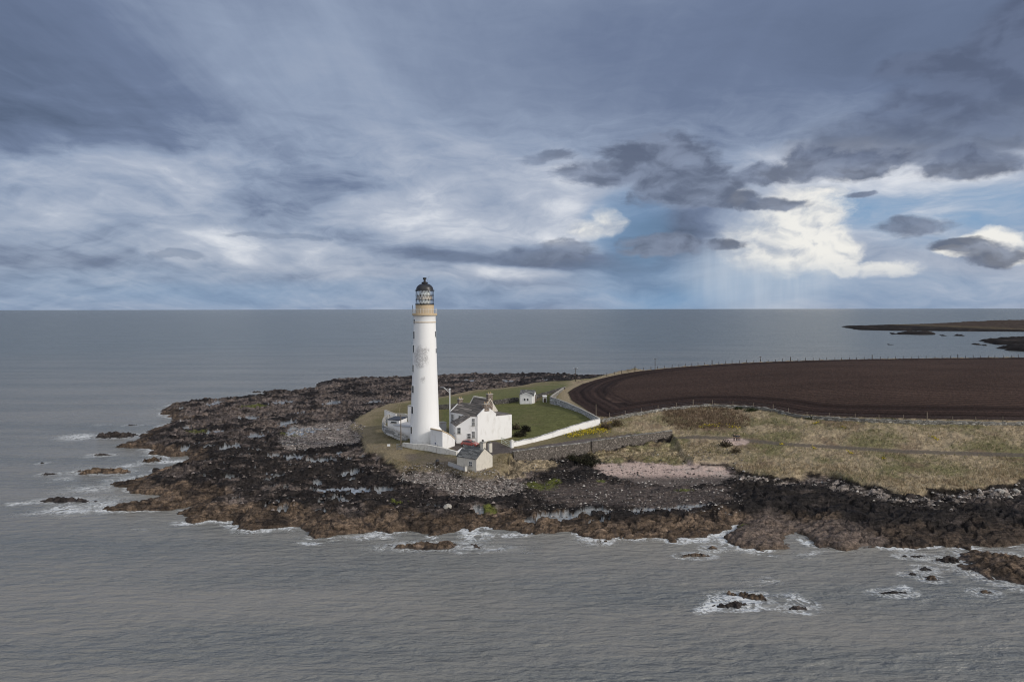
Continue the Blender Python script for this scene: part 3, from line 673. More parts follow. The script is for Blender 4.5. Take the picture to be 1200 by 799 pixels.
far_land('islet', [(1042,391.2),(1051,391)], [(1042,392.8),(1051,392.9)], 1.6, 'small black islet just left of the long thin one', None, 'islet', FG, 18)
far_land('islet', [(1100,393.6),(1111,393.5)], [(1100,394.8),(1111,394.9)], .6, 'tiny low islet at the right end of the long thin one', None, 'islet', FG, 21)
far_land('islet', [(1117,393.7),(1131,393.6)], [(1117,394.6),(1131,394.7)], .4, 'faint flat islet awash furthest right of the thin row', None, 'islet', FG, 24)
far_land('islet', [(1037,403.6),(1046,404)], [(1037,405.1),(1046,405.6)], 1.3, 'lone black islet in mid bay above the ploughed field', None, 'islet', FG, 27)
far_land('islet', [(1052,405.8),(1056,405.9)], [(1052,406.7),(1056,406.8)], .5, 'tiny islet just right of the lone one in mid bay', None, 'islet', FG, 30)
far_land('islet', [(1150,407.6),(1155,407.7)], [(1150,408.5),(1155,408.6)], .5, 'tiny dark islet below the small humped one', None, 'islet', FG, 33)
far_land('islet', [(1162,409.4),(1166,409.5)], [(1162,410.4),(1166,410.5)], .5, 'tiny dark islet left of the islet nearest the field', None, 'islet', FG, 36)

# ================================================================ sea
def sea():
    r = np.concatenate([[2, 20, 40], 1/np.linspace(1/58, 1/240, 560), 1/np.linspace(1/242, 1/900, 150), np.geomspace(920, 70000, 60)])
    tp = np.arange(-260, 1480, 2.0); a_in = np.arctan((tp-600)/F)
    a_out = np.linspace(a_in[-1], a_in[0]+2*math.pi, 60)[1:-1]; a = np.concatenate([a_in, a_out])
    rr, aa = np.meshgrid(r, a, indexing='ij'); X = rr*np.sin(aa); Y = rr*np.cos(aa)
    front = (Y > 50) & (Y < 420) & (np.abs(X/Y) < 1.1)
    near = ss(rr, 650, 300)*front
    z = (fbm(X*.35+Y*.1, Y, 2.6, 4, 601)*.16+fbm(X*.5, Y, 9, 2, 605)*.12)*near
    foam = np.zeros(X.shape, np.float32)
    xw = X+fbm(X, Y, 9, 3, 611)*4; yw = Y+fbm(X, Y, 9, 3, 613)*4
    def e(px, py, w, h, s=1., rot=0):
        x0, y0 = at(px, py, 0); sx = y0/F; sy = sx*y0/H
        q = 1-np.sqrt(((xw-x0)/(w*.5*sx))**2+((yw-y0)/(h*.5*sy))**2)
        return np.clip(q, 0, 1)*s
    for a_ in [(95,511,90,13,1.),(120,497,60,6,.5),(150,513,40,5,.5),(105,534,70,6,.5),(70,560,90,16,.55),(130,548,140,16,.55),(160,560,110,24,.75),(100,572,120,22,.6),(75,598,120,22,.9),(30,588,40,6,.9),(95,585,130,14,.7),
               (120,590,110,22,.7),(200,540,80,10,.9),(150,545,60,8,.8),(160,622,30,5,.6),(222,612,60,12,1.1),(290,619,60,8,1.),(210,600,24,10,.7),(330,620,60,10,.7),(375,634,70,9,.9),(430,630,120,14,.75),(440,640,90,14,.5),(560,628,70,26,1.05),(600,626,110,16,.7),(590,643,80,14,.6),
               (540,645,60,10,.5),(690,636,120,8,.5),(760,636,90,5,.5),(940,636,26,26,1.05),(950,650,60,10,.6),(862,700,100,34,1.2),(843,712,44,22,1.25),(880,713,90,12,1.),(900,683,90,20,.5),(940,706,70,26,.85),(933,718,44,7,.8),
               (1047,688,50,14,.9),(1070,697,110,20,.35),(1095,655,60,10,.45),(1110,664,90,12,.45),(1150,660,60,20,.4),(1140,700,160,30,.3),(985,650,90,6,.5),(830,640,70,16,.4),(815,655,60,6,.5),(860,640,60,12,.5),(900,650,70,6,.6),
               (340,462,80,6,.55),(290,470,60,5,.6),(190,478,40,8,.4),(176,505,40,8,.5),(250,592,60,6,.15),(1000,648,90,6,.4)]:
        foam = np.maximum(foam, e(*a_))
    m = (rr > 80) & (rr < 430) & front
    ds = np.full(X.shape, -25., np.float32); ds[m] = sdf(shore, (X+fbm(X, Y, 7, 5, 21, .6)*2.8)[m], (Y+fbm(X, Y, 7, 5, 51, .6)*4.2)[m], 12)
    patch = ss(fbm(X, Y, 14, 3, 640), -.1, .35)
    foam = np.maximum(foam, ss(ds, -5, -.2)*(ds < 6)*patch*.65)
    foam = np.maximum(foam, ss(ds, -1.6, -.1)*.75*ss(patch, .0, .4))
    for (cx, cy, w, dep) in ROCKS:
        q = np.sqrt(((X-cx)/(w*.5+1.2))**2+((Y-cy)/(dep*.5+1.2))**2)
        foam = np.maximum(foam, ss(q, 1.45, .95)*.45)
    shal = ss(ds, -14, 0)
    silt = ss(rr+fbm(X, Y, 70, 3, 650)*120, 900, 120)
    A_ = np.stack([foam, shal, silt, np.ones_like(foam)], -1).reshape(-1, 4)
    z = z+foam*.0
    me = grid_mesh('sea', X, Y, z, A_, wrap=True); return me
M_sea, N, bs = mat('sea_water', rough=.12)
ca = N.new('ShaderNodeVertexColor'); ca.layer_name = 'Col'
sp = N.new('ShaderNodeSeparateColor'); N.l.new(ca.outputs['Color'], sp.inputs[0])
geo = N.new('ShaderNodeNewGeometry').outputs['Position']
w1 = N.noise(N.mapping(geo, rot=(0, 0, .18), sc=(.30, .85, 1)), 1.0, 4, .52, .3)
w2 = N.noise(N.mapping(geo, rot=(0, 0, -.12), sc=(1.3, 3.0, 1)), 1.0, 3, .6)
w3 = N.noise(N.mapping(geo, rot=(0, 0, .1), sc=(.010, .05, 1)), 1.0, 4, .6)
hgt = N.m('ADD', N.m('MULTIPLY', w1, 1.0), N.m('MULTIPLY', w2, .22))
bp = N.new('ShaderNodeBump'); bp.inputs['Distance'].default_value = 1.3; N.l.new(N.mr(w3, .35, .62, .55, 1.0), bp.inputs['Strength'])
N.l.new(hgt, bp.inputs['Height'])
web = N.noise(N.mapping(geo, sc=(.55, .38, 1)), 1.0, 5, .68, 1.1)
rid = N.m('ABSOLUTE', N.m('SUBTRACT', web, .5))
fine = N.noise(geo, 2.3, 4, .7)
fm = N.m('SUBTRACT', N.m('MULTIPLY', sp.outputs[0], .125), rid)
fm = N.m('ADD', fm, N.m('MULTIPLY', N.m('SUBTRACT', fine, .56), .22))
foamf = N.m('MULTIPLY', N.mr(fm, -.02, .06), N.mr(sp.outputs[0], .05, .6, 0., .95))
cap = N.noise(N.mapping(geo, sc=(.16, .5, 1)), 1.0, 6, .75)
capf = N.mr(cap, .75, .79, 0., .4)
film = N.m('MULTIPLY', N.mr(sp.outputs[0], .15, 1.0, 0., .30), N.mr(web, .35, .65))
foamf = N.m('MINIMUM', N.m('ADD', N.m('ADD', foamf, film), capf), 1.)
body = N.mix(sp.outputs[2], (.132, .154, .158), (.218, .208, .188))
body = N.mix(N.m('MULTIPLY', sp.outputs[1], .4), body, (.25, .24, .21))
body = N.mix(N.mr(w3, .35, .65, 0., .5), body, (.12, .14, .15))
bodyc = N.mix(N.m('MULTIPLY', foamf, .80), body, (.72, .74, .75))
N.l.new(bodyc, bs.inputs['Base Color'])
N.l.new(N.mr(foamf, 0., 1., .27, .8, False), bs.inputs['Roughness'])
N.l.new(N.mr(foamf, 0., 1., .5, .1, False), bs.inputs['Specular IOR Level'])
bs.inputs['IOR'].default_value = 1.33
N.l.new(bp.outputs[0], bs.inputs['Normal'])
me = sea(); me.materials.append(M_sea)
tag(link(me, 'sea'), kind='structure')
# ================================================================ mesh helpers
class MB:
    def __init__(s): s.v = []; s.f = []
    def add(s, vs, fs):
        n = len(s.v); s.v += [tuple(v) for v in vs]; s.f += [tuple(i+n for i in f) for f in fs]; return s
    def quadbox(s, base, z0, z1, top=None):
        """prism over a plan polygon; z0/z1 numbers or per-corner lists"""
        n = len(base); z0 = z0 if hasattr(z0, '__len__') else [z0]*n; z1 = z1 if hasattr(z1, '__len__') else [z1]*n
        t = top or base
        return s.add([(p[0], p[1], z0[i]) for i, p in enumerate(base)]+[(p[0], p[1], z1[i]) for i, p in enumerate(t)],
                     [tuple(range(n))[::-1], tuple(range(n, 2*n))]+[(i, (i+1) % n, (i+1) % n+n, i+n) for i in range(n)])
    def box(s, fr, x0, x1, y0, y1, z0, z1):
        c = [fr(x, y, z) for z in (z0, z1) for x, y in ((x0, y0), (x1, y0), (x1, y1), (x0, y1))]
        return s.add(c, [(3, 2, 1, 0), (4, 5, 6, 7), (0, 1, 5, 4), (1, 2, 6, 5), (2, 3, 7, 6), (3, 0, 4, 7)])
    def poly3(s, outer, off):
        """thick sheet: 3-D polygon pushed along off"""
        n = len(outer); o = [tuple(a+b_ for a, b_ in zip(p, off)) for p in outer]
        return s.add(list(outer)+o, [tuple(range(n)), tuple(range(n, 2*n))[::-1]]+[(i, i+n, (i+1) % n+n, (i+1) % n) for i in range(n)])
    def lathe(s, cx, cy, prof, n=48, a0=0, cap=True):
        vs = [(cx+r*math.cos(a0+2*math.pi*k/n), cy+r*math.sin(a0+2*math.pi*k/n), z) for r, z in prof for k in range(n)]
        fs = [(j*n+k, j*n+(k+1) % n, (j+1)*n+(k+1) % n, (j+1)*n+k) for j in range(len(prof)-1) for k in range(n)]
        if cap: fs += [tuple(range(n))[::-1], tuple((len(prof)-1)*n+k for k in range(n))]
        return s.add(vs, fs)
    def tube(s, a, b_, r, n=6, r1=None):
        a = np.array(a, float); b_ = np.array(b_, float); d = b_-a; L = np.linalg.norm(d); d /= L
        u = np.cross(d, (0, 0, 1)); u = u/np.linalg.norm(u) if np.linalg.norm(u) > .01 else np.array((1., 0, 0)); w = np.cross(d, u); r1 = r if r1 is None else r1
        vs = [tuple(p+q*(u*math.cos(2*math.pi*k/n)+w*math.sin(2*math.pi*k/n))) for p, q in ((a, r), (b_, r1)) for k in range(n)]
        return s.add(vs, [(k, (k+1) % n, (k+1) % n+n, k+n) for k in range(n)]+[tuple(range(n))[::-1], tuple(range(n, 2*n))])
    def build(s, name, m, parent=None, smooth=False, bevel=0):
        off = np.array(parent.get('_w', (0, 0, 0))) if parent else np.zeros(3)
        if parent is None: off = np.array([np.mean([v[0] for v in s.v]), np.mean([v[1] for v in s.v]), min(v[2] for v in s.v)])
        me = bpy.data.meshes.new(name); me.from_pydata([tuple(np.array(v)-off) for v in s.v], [], s.f)
        bm = bmesh.new(); bm.from_mesh(me); bmesh.ops.recalc_face_normals(bm, faces=bm.faces)
        if bevel: bmesh.ops.bevel(bm, geom=bm.edges[:], offset=bevel, segments=1, affect='EDGES')
        bm.to_mesh(me); bm.free()
        if smooth:
            me.polygons.foreach_set('use_smooth', [True]*len(me.polygons)); me.set_sharp_from_angle(angle=R(38))
        me.materials.append(m); o = bpy.data.objects.new(name, me); SC.collection.objects.link(o)
        if parent:
            o.parent = parent; WO[o.name] = tuple(off)
            o['_w'] = tuple(off); TMP.append(o)
        else: o.location = tuple(off)
        return o
TMP = []; WO = {}
def thing(name, label, cat, loc, group=None):
    o = bpy.data.objects.new(name, None); SC.collection.objects.link(o); o.location = loc; o.empty_display_size = .5
    o['_w'] = tuple(loc); TMP.append(o); return tag(o, label, cat, group, 'thing')
class Fr:
    """plan frame: origin + unit axes"""
    def __init__(s, o, ax, z=0):
        s.o = np.array(o[:2], float); a = np.array(ax, float); a /= np.linalg.norm(a); s.a = a; s.b = np.array((-a[1], a[0])); s.z = z
    def __call__(s, x, y, z=0.): p = s.o+s.a*x+s.b*y; return (float(p[0]), float(p[1]), s.z+z)
def T(v): return float(v)

# ---------------------------------------------------------------- materials
def wallmat(name, c, c2, sc=1.6, rough=.85, stain=.5, bump=.25, detail=(3.0, 18.0), course=None):
    m, N, bs = mat(name, rough=rough); p = N.new('ShaderNodeNewGeometry').outputs['Position']
    a = N.noise(N.mapping(p, sc=(1, 1, .45)), sc, 5, .62); b2 = N.noise(p, detail[1], 3, .6)
    f = N.m('MULTIPLY', N.mr(a, .48, .72), stain)
    cc = N.mix(f, c, c2)
    cc = N.mix(N.mr(b2, .3, .7, 0., .22, False), cc, tuple(x*.72 for x in c))
    if course:
        sp = N.new('ShaderNodeSeparateXYZ'); N.l.new(p, sp.inputs[0])
        q = N.new('ShaderNodeCombineXYZ'); N.l.new(N.m('ADD', sp.outputs[0], N.m('MULTIPLY', sp.outputs[1], .7)), q.inputs[0]); N.l.new(sp.outputs[2], q.inputs[1])
        v = N.new('ShaderNodeTexVoronoi'); v.feature = 'F1'; v.inputs['Scale'].default_value = course; N.l.new(N.mapping(q.outputs[0], sc=(.62, 1.15, 1)), v.inputs['Vector'])
        ve = N.new('ShaderNodeTexVoronoi'); ve.feature = 'DISTANCE_TO_EDGE'; ve.inputs['Scale'].default_value = course; N.l.new(N.mapping(q.outputs[0], sc=(.62, 1.15, 1)), ve.inputs['Vector'])
        sv = N.new('ShaderNodeSeparateColor'); N.l.new(v.outputs['Color'], sv.inputs[0])
        cc = N.mix(N.mr(sv.outputs[0], 0., 1., .0, 1., False), tuple(x*.55 for x in c), c2)
        cc = N.mix(N.mr(sv.outputs[1], .86, .97), cc, tuple(min(x*1.6, .6) for x in c2))
        cc = N.mix(N.mr(ve.outputs[0], 0., .07, .85, 0.), cc, tuple(x*.22 for x in c))
        hh = N.m('ADD', N.mr(ve.outputs[0], 0., .2), N.m('MULTIPLY', b2, .3))
    else: hh = N.m('ADD', a, N.m('MULTIPLY', b2, .4))
    bp = N.new('ShaderNodeBump'); bp.inputs['Distance'].default_value = .06; bp.inputs['Strength'].default_value = bump
    N.l.new(hh, bp.inputs['Height']); N.l.new(bp.outputs[0], bs.inputs['Normal']); N.l.new(cc, bs.inputs['Base Color'])
    return m
def flat(name, c, rough=.6, metal=0., spec=.5, var=.2, sc=6.):
    m, N, bs = mat(name, c, rough, metal, spec); p = N.new('ShaderNodeTexCoord').outputs['Object']
    a = N.noise(p, sc, 4, .6); N.l.new(N.mix(N.mr(a, .3, .7, 0., var, False), c, tuple(x*.45 for x in c)), bs.inputs['Base Color'])
    return m
M_white = wallmat('white_render', (.78, .775, .775), (.58, .565, .54), 1.0, .8, .6, .15)
M_white_old = wallmat('worn_limewash', (.66, .64, .60), (.36, .33, .29), 2.4, .9, .75, .5)
M_cream = wallmat('cream_harling', (.60, .565, .50), (.40, .37, .32), 2.0, .9, .6, .5)
M_grey = wallmat('grey_render', (.42, .42, .43), (.30, .30, .31), 1.2, .85, .5, .2)
M_rubble = wallmat('rubble_stone', (.15, .128, .112), (.21, .185, .165), 1.0, .95, .5, 1.0, course=4.4)
M_rubble_l = wallmat('pale_rubble_stone', (.42, .415, .41), (.52, .52, .515), 1.0, .95, .5, .8, course=2.6)
M_dyke = wallmat('dark_dry_stone', (.055, .050, .047), (.115, .108, .10), 1.0, .95, .5, 1.0, course=3.2)
M_dyke2 = wallmat('weathered_dry_stone', (.17, .16, .145), (.31, .30, .275), 1.0, .95, .5, 1.0, course=3.0)
M_coping = wallmat('coping_stone', (.33, .31, .28), (.45, .42, .37), 3., .9, .6, .5)
M_brick = wallmat('chimney_stone', (.19, .155, .13), (.27, .22, .185), 3., .9, .6, .5, course=4.5)
M_slate = wallmat('brown_slate', (.150, .135, .124), (.205, .18, .16), 2.2, .85, .7, .5, course=3.5)
M_slate_g = wallmat('grey_slate', (.105, .108, .110), (.155, .155, .15), 2.2, .8, .7, .5, course=3.5)
M_ochre = wallmat('ochre_paint', (.50, .39, .255), (.42, .32, .21), 1.5, .7, .4, .1)
M_lintel = flat('dark_iron', (.018, .017, .018), .45, .3)
M_black = flat('black_paint', (.022, .022, .025), .4)
M_iron = flat('grey_iron', (.30, .31, .33), .5, .3)
M_whitem = flat('white_metal', (.72, .73, .74), .45, 0, .5, .08)
M_wood = flat('weathered_wood', (.20, .165, .13), .9, 0, .2, .4)
M_dwood = flat('dark_wood', (.07, .055, .045), .9, 0, .2, .4)
M_pane = flat('window_glass', (.030, .036, .045), .08, 0, .8, .1)
M_trim = flat('white_trim', (.70, .70, .70), .6, 0, .4, .1)
M_pot = flat('clay_pot', (.42, .30, .17), .8)
M_gatew = flat('gate_paint', (.62, .66, .56), .6)

def window(parent, fr, x, z, w, h, y=0., out=-1, bars=True, sill=True, trim=M_trim):
    """a window on the plane y of frame fr (wall outward direction = out along y)"""
    t = .08; o0, o1 = sorted((y-out*.02, y+out*.07))
    mb = MB(); mb.box(fr, x-w/2-t, x-w/2, o0, o1, z, z+h); mb.box(fr, x+w/2, x+w/2+t, o0, o1, z, z+h); mb.box(fr, x-w/2-t, x+w/2+t, o0, o1, z+h, z+h+t)
    if bars: mb.box(fr, x-.025, x+.025, o0, y+out*.05 if out > 0 else o1, z, z+h); mb.box(fr, x-w/2, x+w/2, o0, o1-.012, z+h/2-.03, z+h/2+.03)
    f = mb.build('window', trim, parent)
    a, b_ = sorted((y-out*.01, y+out*.025)); MB().box(fr, x-w/2+.001, x+w/2-.001, a, b_, z+.001, z+h-.001).build('pane', M_pane, f)
    if sill: a, b_ = sorted((y-out*.01, y+out*.16)); MB().box(fr, x-w/2-.15, x+w/2+.15, a, b_, z-.13, z-.001).build('sill', M_coping, f)
    return f

# ================================================================ lighthouse
LD = 175.0; LX = (497.7-600)/F*LD; LZ = 5.0
def lz(py): return H-(py-HY)*LD/F
def lr(w): return w/2*LD/F
L = thing('lighthouse', 'tall white lighthouse tower with ochre gallery and black dome, on the grassy point', 'lighthouse', (LX, LD, LZ-.5))
# peeling white paint
m, N, bs = mat('lighthouse_paint', rough=.75); oc = N.new('ShaderNodeTexCoord').outputs['Object']
sp = N.new('ShaderNodeSeparateXYZ'); N.l.new(oc, sp.inputs[0])
ang = N.m('ARCTAN2', sp.outputs[0], N.m('MULTIPLY', sp.outputs[1], -1.))
q = N.new('ShaderNodeCombineXYZ'); N.l.new(N.m('MULTIPLY', ang, 3.0), q.inputs[0]); N.l.new(sp.outputs[2], q.inputs[1])
base = N.mix(N.mr(N.noise(N.mapping(oc, sc=(1, 1, .12)), 1.6, 5, .6), .5, .8, 0., .30), (.80, .80, .805), (.66, .655, .63))
qw = N.vm('ADD', q.outputs[0], N.vm('MULTIPLY', N.vm('SUBTRACT', N.noise(q.outputs[0], .9, 4, .65, col=True), (.5, .5, .5)), (2.6, 2.6, 0)))
def patch(cx, cz, rx, rz):
    k = N.mapping(qw, loc=(cx, cz, 0), sc=(rx, rz, 1), t='TEXTURE'); return N.m('SUBTRACT', 1., N.vm('LENGTH', k))
zb = LZ-.5
pf = N.m('MAXIMUM', patch(-.9, lz(417.5)-zb, 2.6, 3.1), patch(.1, lz(409.5)-zb, 1.6, .9))
pf = N.m('MAXIMUM', pf, N.m('MULTIPLY', patch(-.2, lz(443.5)-zb, 1.0, .8), .7))
crk = N.noise(N.mapping(q.outputs[0], sc=(1, 1.4, 1)), 1.15, 6, .78, 1.4)
cr2 = N.m('ABSOLUTE', N.m('SUBTRACT', crk, .5))
pat = N.m('MULTIPLY', N.mr(cr2, .0, .075, 1., 0.), N.mr(pf, .0, .45))
blot = N.m('MULTIPLY', N.mr(N.noise(q.outputs[0], 2.8, 4, .6), .56, .63), N.mr(pf, .05, .5))
haze_ = N.m('MULTIPLY', N.m('MULTIPLY', N.mr(pf, .0, .5), N.mr(crk, .4, .62)), .10)
few = N.m('MULTIPLY', N.mr(N.noise(N.mapping(q.outputs[0], sc=(.9, 2.6, 1), loc=(3, 3, 0)), 1.5, 5, .7, .5), .70, .735), .6)
ff = N.m('MAXIMUM', N.m('MULTIPLY', N.m('MAXIMUM', pat, blot), .72), N.m('MAXIMUM', haze_, few))
foot = N.m('MULTIPLY', N.mr(sp.outputs[2], 3., .0), N.mr(N.noise(oc, 1.8, 5, .7), .4, .7)); ff = N.m('MAXIMUM', ff, N.m('MULTIPLY', foot, .35))
N.l.new(N.mix(ff, base, (.20, .19, .20)), bs.inputs['Base Color']); M_tower = m
bp = N.new('ShaderNodeBump'); bp.inputs['Distance'].default_value = .05; bp.inputs['Strength'].default_value = .2
N.l.new(N.noise(oc, 5., 4, .6), bp.inputs['Height']); N.l.new(bp.outputs[0], bs.inputs['Normal'])
prof = []
for py, w in ((534, 36.0), (519, 34.8), (505, 34.0), (480, 32.2), (455, 30.6), (430, 28.6), (405, 27.2), (378, 25.7)): prof.append((lr(w), lz(py)))
# finer interpolation for the batter
pz = np.linspace(prof[0][1], prof[-1][1], 40); pr = np.interp(pz, [p[1] for p in prof], [p[0] for p in prof])
tw = MB().lathe(LX, LD, list(zip(pr, pz))+[(lr(25.6), lz(371)), (lr(26.4), lz(370.4)), (lr(27.6), lz(369.7))], 96).build('tower', M_tower, L, True)
MB().lathe(LX, LD, [(lr(25.7)+.02, lz(377.9)), (lr(26.6), lz(377.6)), (lr(26.6), lz(377.0)), (lr(25.7)+.02, lz(376.8))], 64, cap=False).build('string_course', M_ochre, L, True)
MB().lathe(LX, LD, [(lr(27.7), lz(369.8)), (lr(29.0), lz(369.2)), (lr(29.2), lz(367.4)), (lr(28.6), lz(366.9))], 64).build('gallery', M_ochre, L, True)
MB().lathe(LX, LD, [(lr(21.4), lz(366.9)), (lr(21.4), lz(357.2)), (lr(20.9), lz(356.9))], 48).build('lantern_base', M_ochre, L, True)
mb = MB(); gr = lr(28.4)
for k in range(28):
    a = 2*math.pi*k/28; mb.tube((LX+gr*math.cos(a), LD+gr*math.sin(a), lz(366.9)), (LX+gr*math.cos(a), LD+gr*math.sin(a), lz(361.3)), .025)
for pyy in (361.4, 363.2, 365.1):
    for k in range(48):
        a, c = 2*math.pi*k/48, 2*math.pi*(k+1)/48; z = lz(pyy)
        mb.tube((LX+gr*math.cos(a), LD+gr*math.sin(a), z), (LX+gr*math.cos(c), LD+gr*math.sin(c), z), .026, 5)
mb.build('railing', M_whitem, L)
MB().tube((LX-gr-.02, LD, lz(366)), (LX-gr-.02, LD, lz(357.2)), .06, 6).build('railing_post', M_black, L)
# lantern glazing
lrn = lr(20.6); tiers = [356.4, 351.0, 346.0, 340.2]
mb = MB()
for i, pyy in enumerate(tiers):
    z = lz(pyy); hh = .13 if i in (0, 3) else .06; rr_ = lrn+(.16 if i == 0 else .10)
    mb.lathe(LX, LD, [(lrn-.12, z-hh), (rr_, z-hh), (rr_, z+hh), (lrn-.12, z+hh)], 40, cap=False)
mb.build('lantern_ring', M_lintel, L)
nb = 16
for i in range(3):
    mb = MB(); z0, z1 = lz(tiers[i]), lz(tiers[i+1])
    for k in range(nb):
        for sgn in (-1, 1):
            a = 2*math.pi*(k+(.5 if i == 1 else 0))/nb; c = a+sgn*math.pi/nb
            mb.tube((LX+lrn*math.cos(a), LD+lrn*math.sin(a), z0), (LX+lrn*math.cos(c), LD+lrn*math.sin(c), z1), .026, 5)
    mb.build('astragal', M_lintel, L)
m, N, bs = mat('lantern_glass', (.75, .88, .92), .05); bs.inputs['Transmission Weight'].default_value = 0
tr = N.new('ShaderNodeBsdfTransparent'); gl = N.new('ShaderNodeBsdfGlossy'); gl.inputs['Roughness'].default_value = .08; gl.inputs['Color'].default_value = (.9, .95, 1, 1)
ms = N.new('ShaderNodeMixShader'); ms.inputs[0].default_value = .30; N.l.new(tr.outputs[0], ms.inputs[1]); N.l.new(gl.outputs[0], ms.inputs[2])
N.l.new(ms.outputs[0], m.node_tree.nodes['Material Output'].inputs[0]); M_lglass = m
MB().lathe(LX, LD, [(lrn-.10, lz(356.6)), (lrn-.10, lz(340))], 32, cap=False).build('lantern_glass', M_lglass, L, True)
M_lens = flat('lens', (.80, .84, .82), .15, 0, .8, .1)
MB().lathe(LX, LD, [(1.0, lz(356)), (1.35, lz(354.5)), (1.4, lz(353)), (1.35, lz(351.3))], 24).build('lens', M_lens, L, True)
MB().lathe(LX, LD, [(1.75, lz(351.2)), (1.85, lz(350.9)), (1.85, lz(346.2)), (1.75, lz(346.0))], 24).build('service_drum', M_ochre, L, True)
MB().lathe(LX, LD, [(1.35, lz(345.9)), (1.4, lz(344)), (1.25, lz(342)), (.6, lz(340.8))], 24).build('upper_lens', M_lens, L, True)
dp_ = [(lrn+.28, lz(340.6)), (lrn+.24, lz(339.9)), (lrn-.05, lz(339.4))]
for k in range(1, 10):
    a = k/10*math.pi/2; dp_.append(((lrn-.05)*math.cos(a)**.92, lz(339.4)+(lz(331.9)-lz(339.4))*math.sin(a)))
dome = MB().lathe(LX, LD, dp_+[(.45, lz(331.6))], 40).build('dome', M_black, L, True)
MB().lathe(LX, LD, [(.75, lz(332)), (.78, lz(330.6)), (.55, lz(330.3)), (.28, lz(330)), (.26, lz(327.6)), (.42, lz(327.2)), (.46, lz(325.4)), (.2, lz(325.1))], 20).build('ventilator', M_black, dome, True)
mb = MB(); mb.tube((LX+.5, LD, lz(330.4)), (LX+1.1, LD, lz(322.6)), .025, 5, .015); mb.tube((LX+.95, LD, lz(324.4)), (LX+1.2, LD, lz(324.2)), .02, 5); mb.build('lightning_rod', M_iron, dome)
# stair windows, down the left side
for py0, py1, dl in ((374, 378.5, 62), (388, 396.3, 62), (404, 412.2, 62), (427, 435, 62), (451, 459, 56), (475, 483, 57), (498.5, 506.5, 60)):
    z0, z1 = lz(py1), lz(py0); rr_ = float(np.interp((z0+z1)/2, pz, pr)); a = R(-90-dl)
    ax = (math.sin(a)*-1, math.cos(a)); fr = Fr((LX+rr_*math.cos(a), LD+rr_*math.sin(a)), ax)   # b axis points inward
    mb = MB(); t = .10
    mb.box(fr, -.55, -.42, -.06, .35, z0, z1); mb.box(fr, .42, .55, -.06, .35, z0, z1); mb.box(fr, -.55, .55, -.06, .35, z1, z1+.14); mb.box(fr, -.62, .62, -.12, .35, z0-.14, z0)
    w = mb.build('window', M_whitem, L)
    MB().box(fr, -.418, .418, -.035, .34, z0+.004, z1-.004).build('pane', M_pane, w)
for dl, (pa, pb) in ((78, (388, 396)), (80, (408, 414))):
    a = R(-90+dl); z0, z1 = lz(pb), lz(pa); rr_ = float(np.interp((z0+z1)/2, pz, pr)); fr = Fr((LX+rr_*math.cos(a), LD+rr_*math.sin(a)), (-math.sin(a), math.cos(a)))
    mb = MB(); mb.box(fr, -.42, -.34, -.03, .3, z0, z1); mb.box(fr, .34, .42, -.03, .3, z0, z1); mb.box(fr, -.42, .42, -.03, .3, z1, z1+.1)
    w = mb.build('window', M_whitem, L); MB().box(fr, -.338, .338, -.01, .29, z0, z1-.004).build('pane', M_pane, w)
MB().lathe(LX, LD, [(lr(37.5), lz(536)), (lr(37.5), lz(520.2)), (lr(35.2), lz(519.4))], 64).build('plinth', M_white_old, L, True)

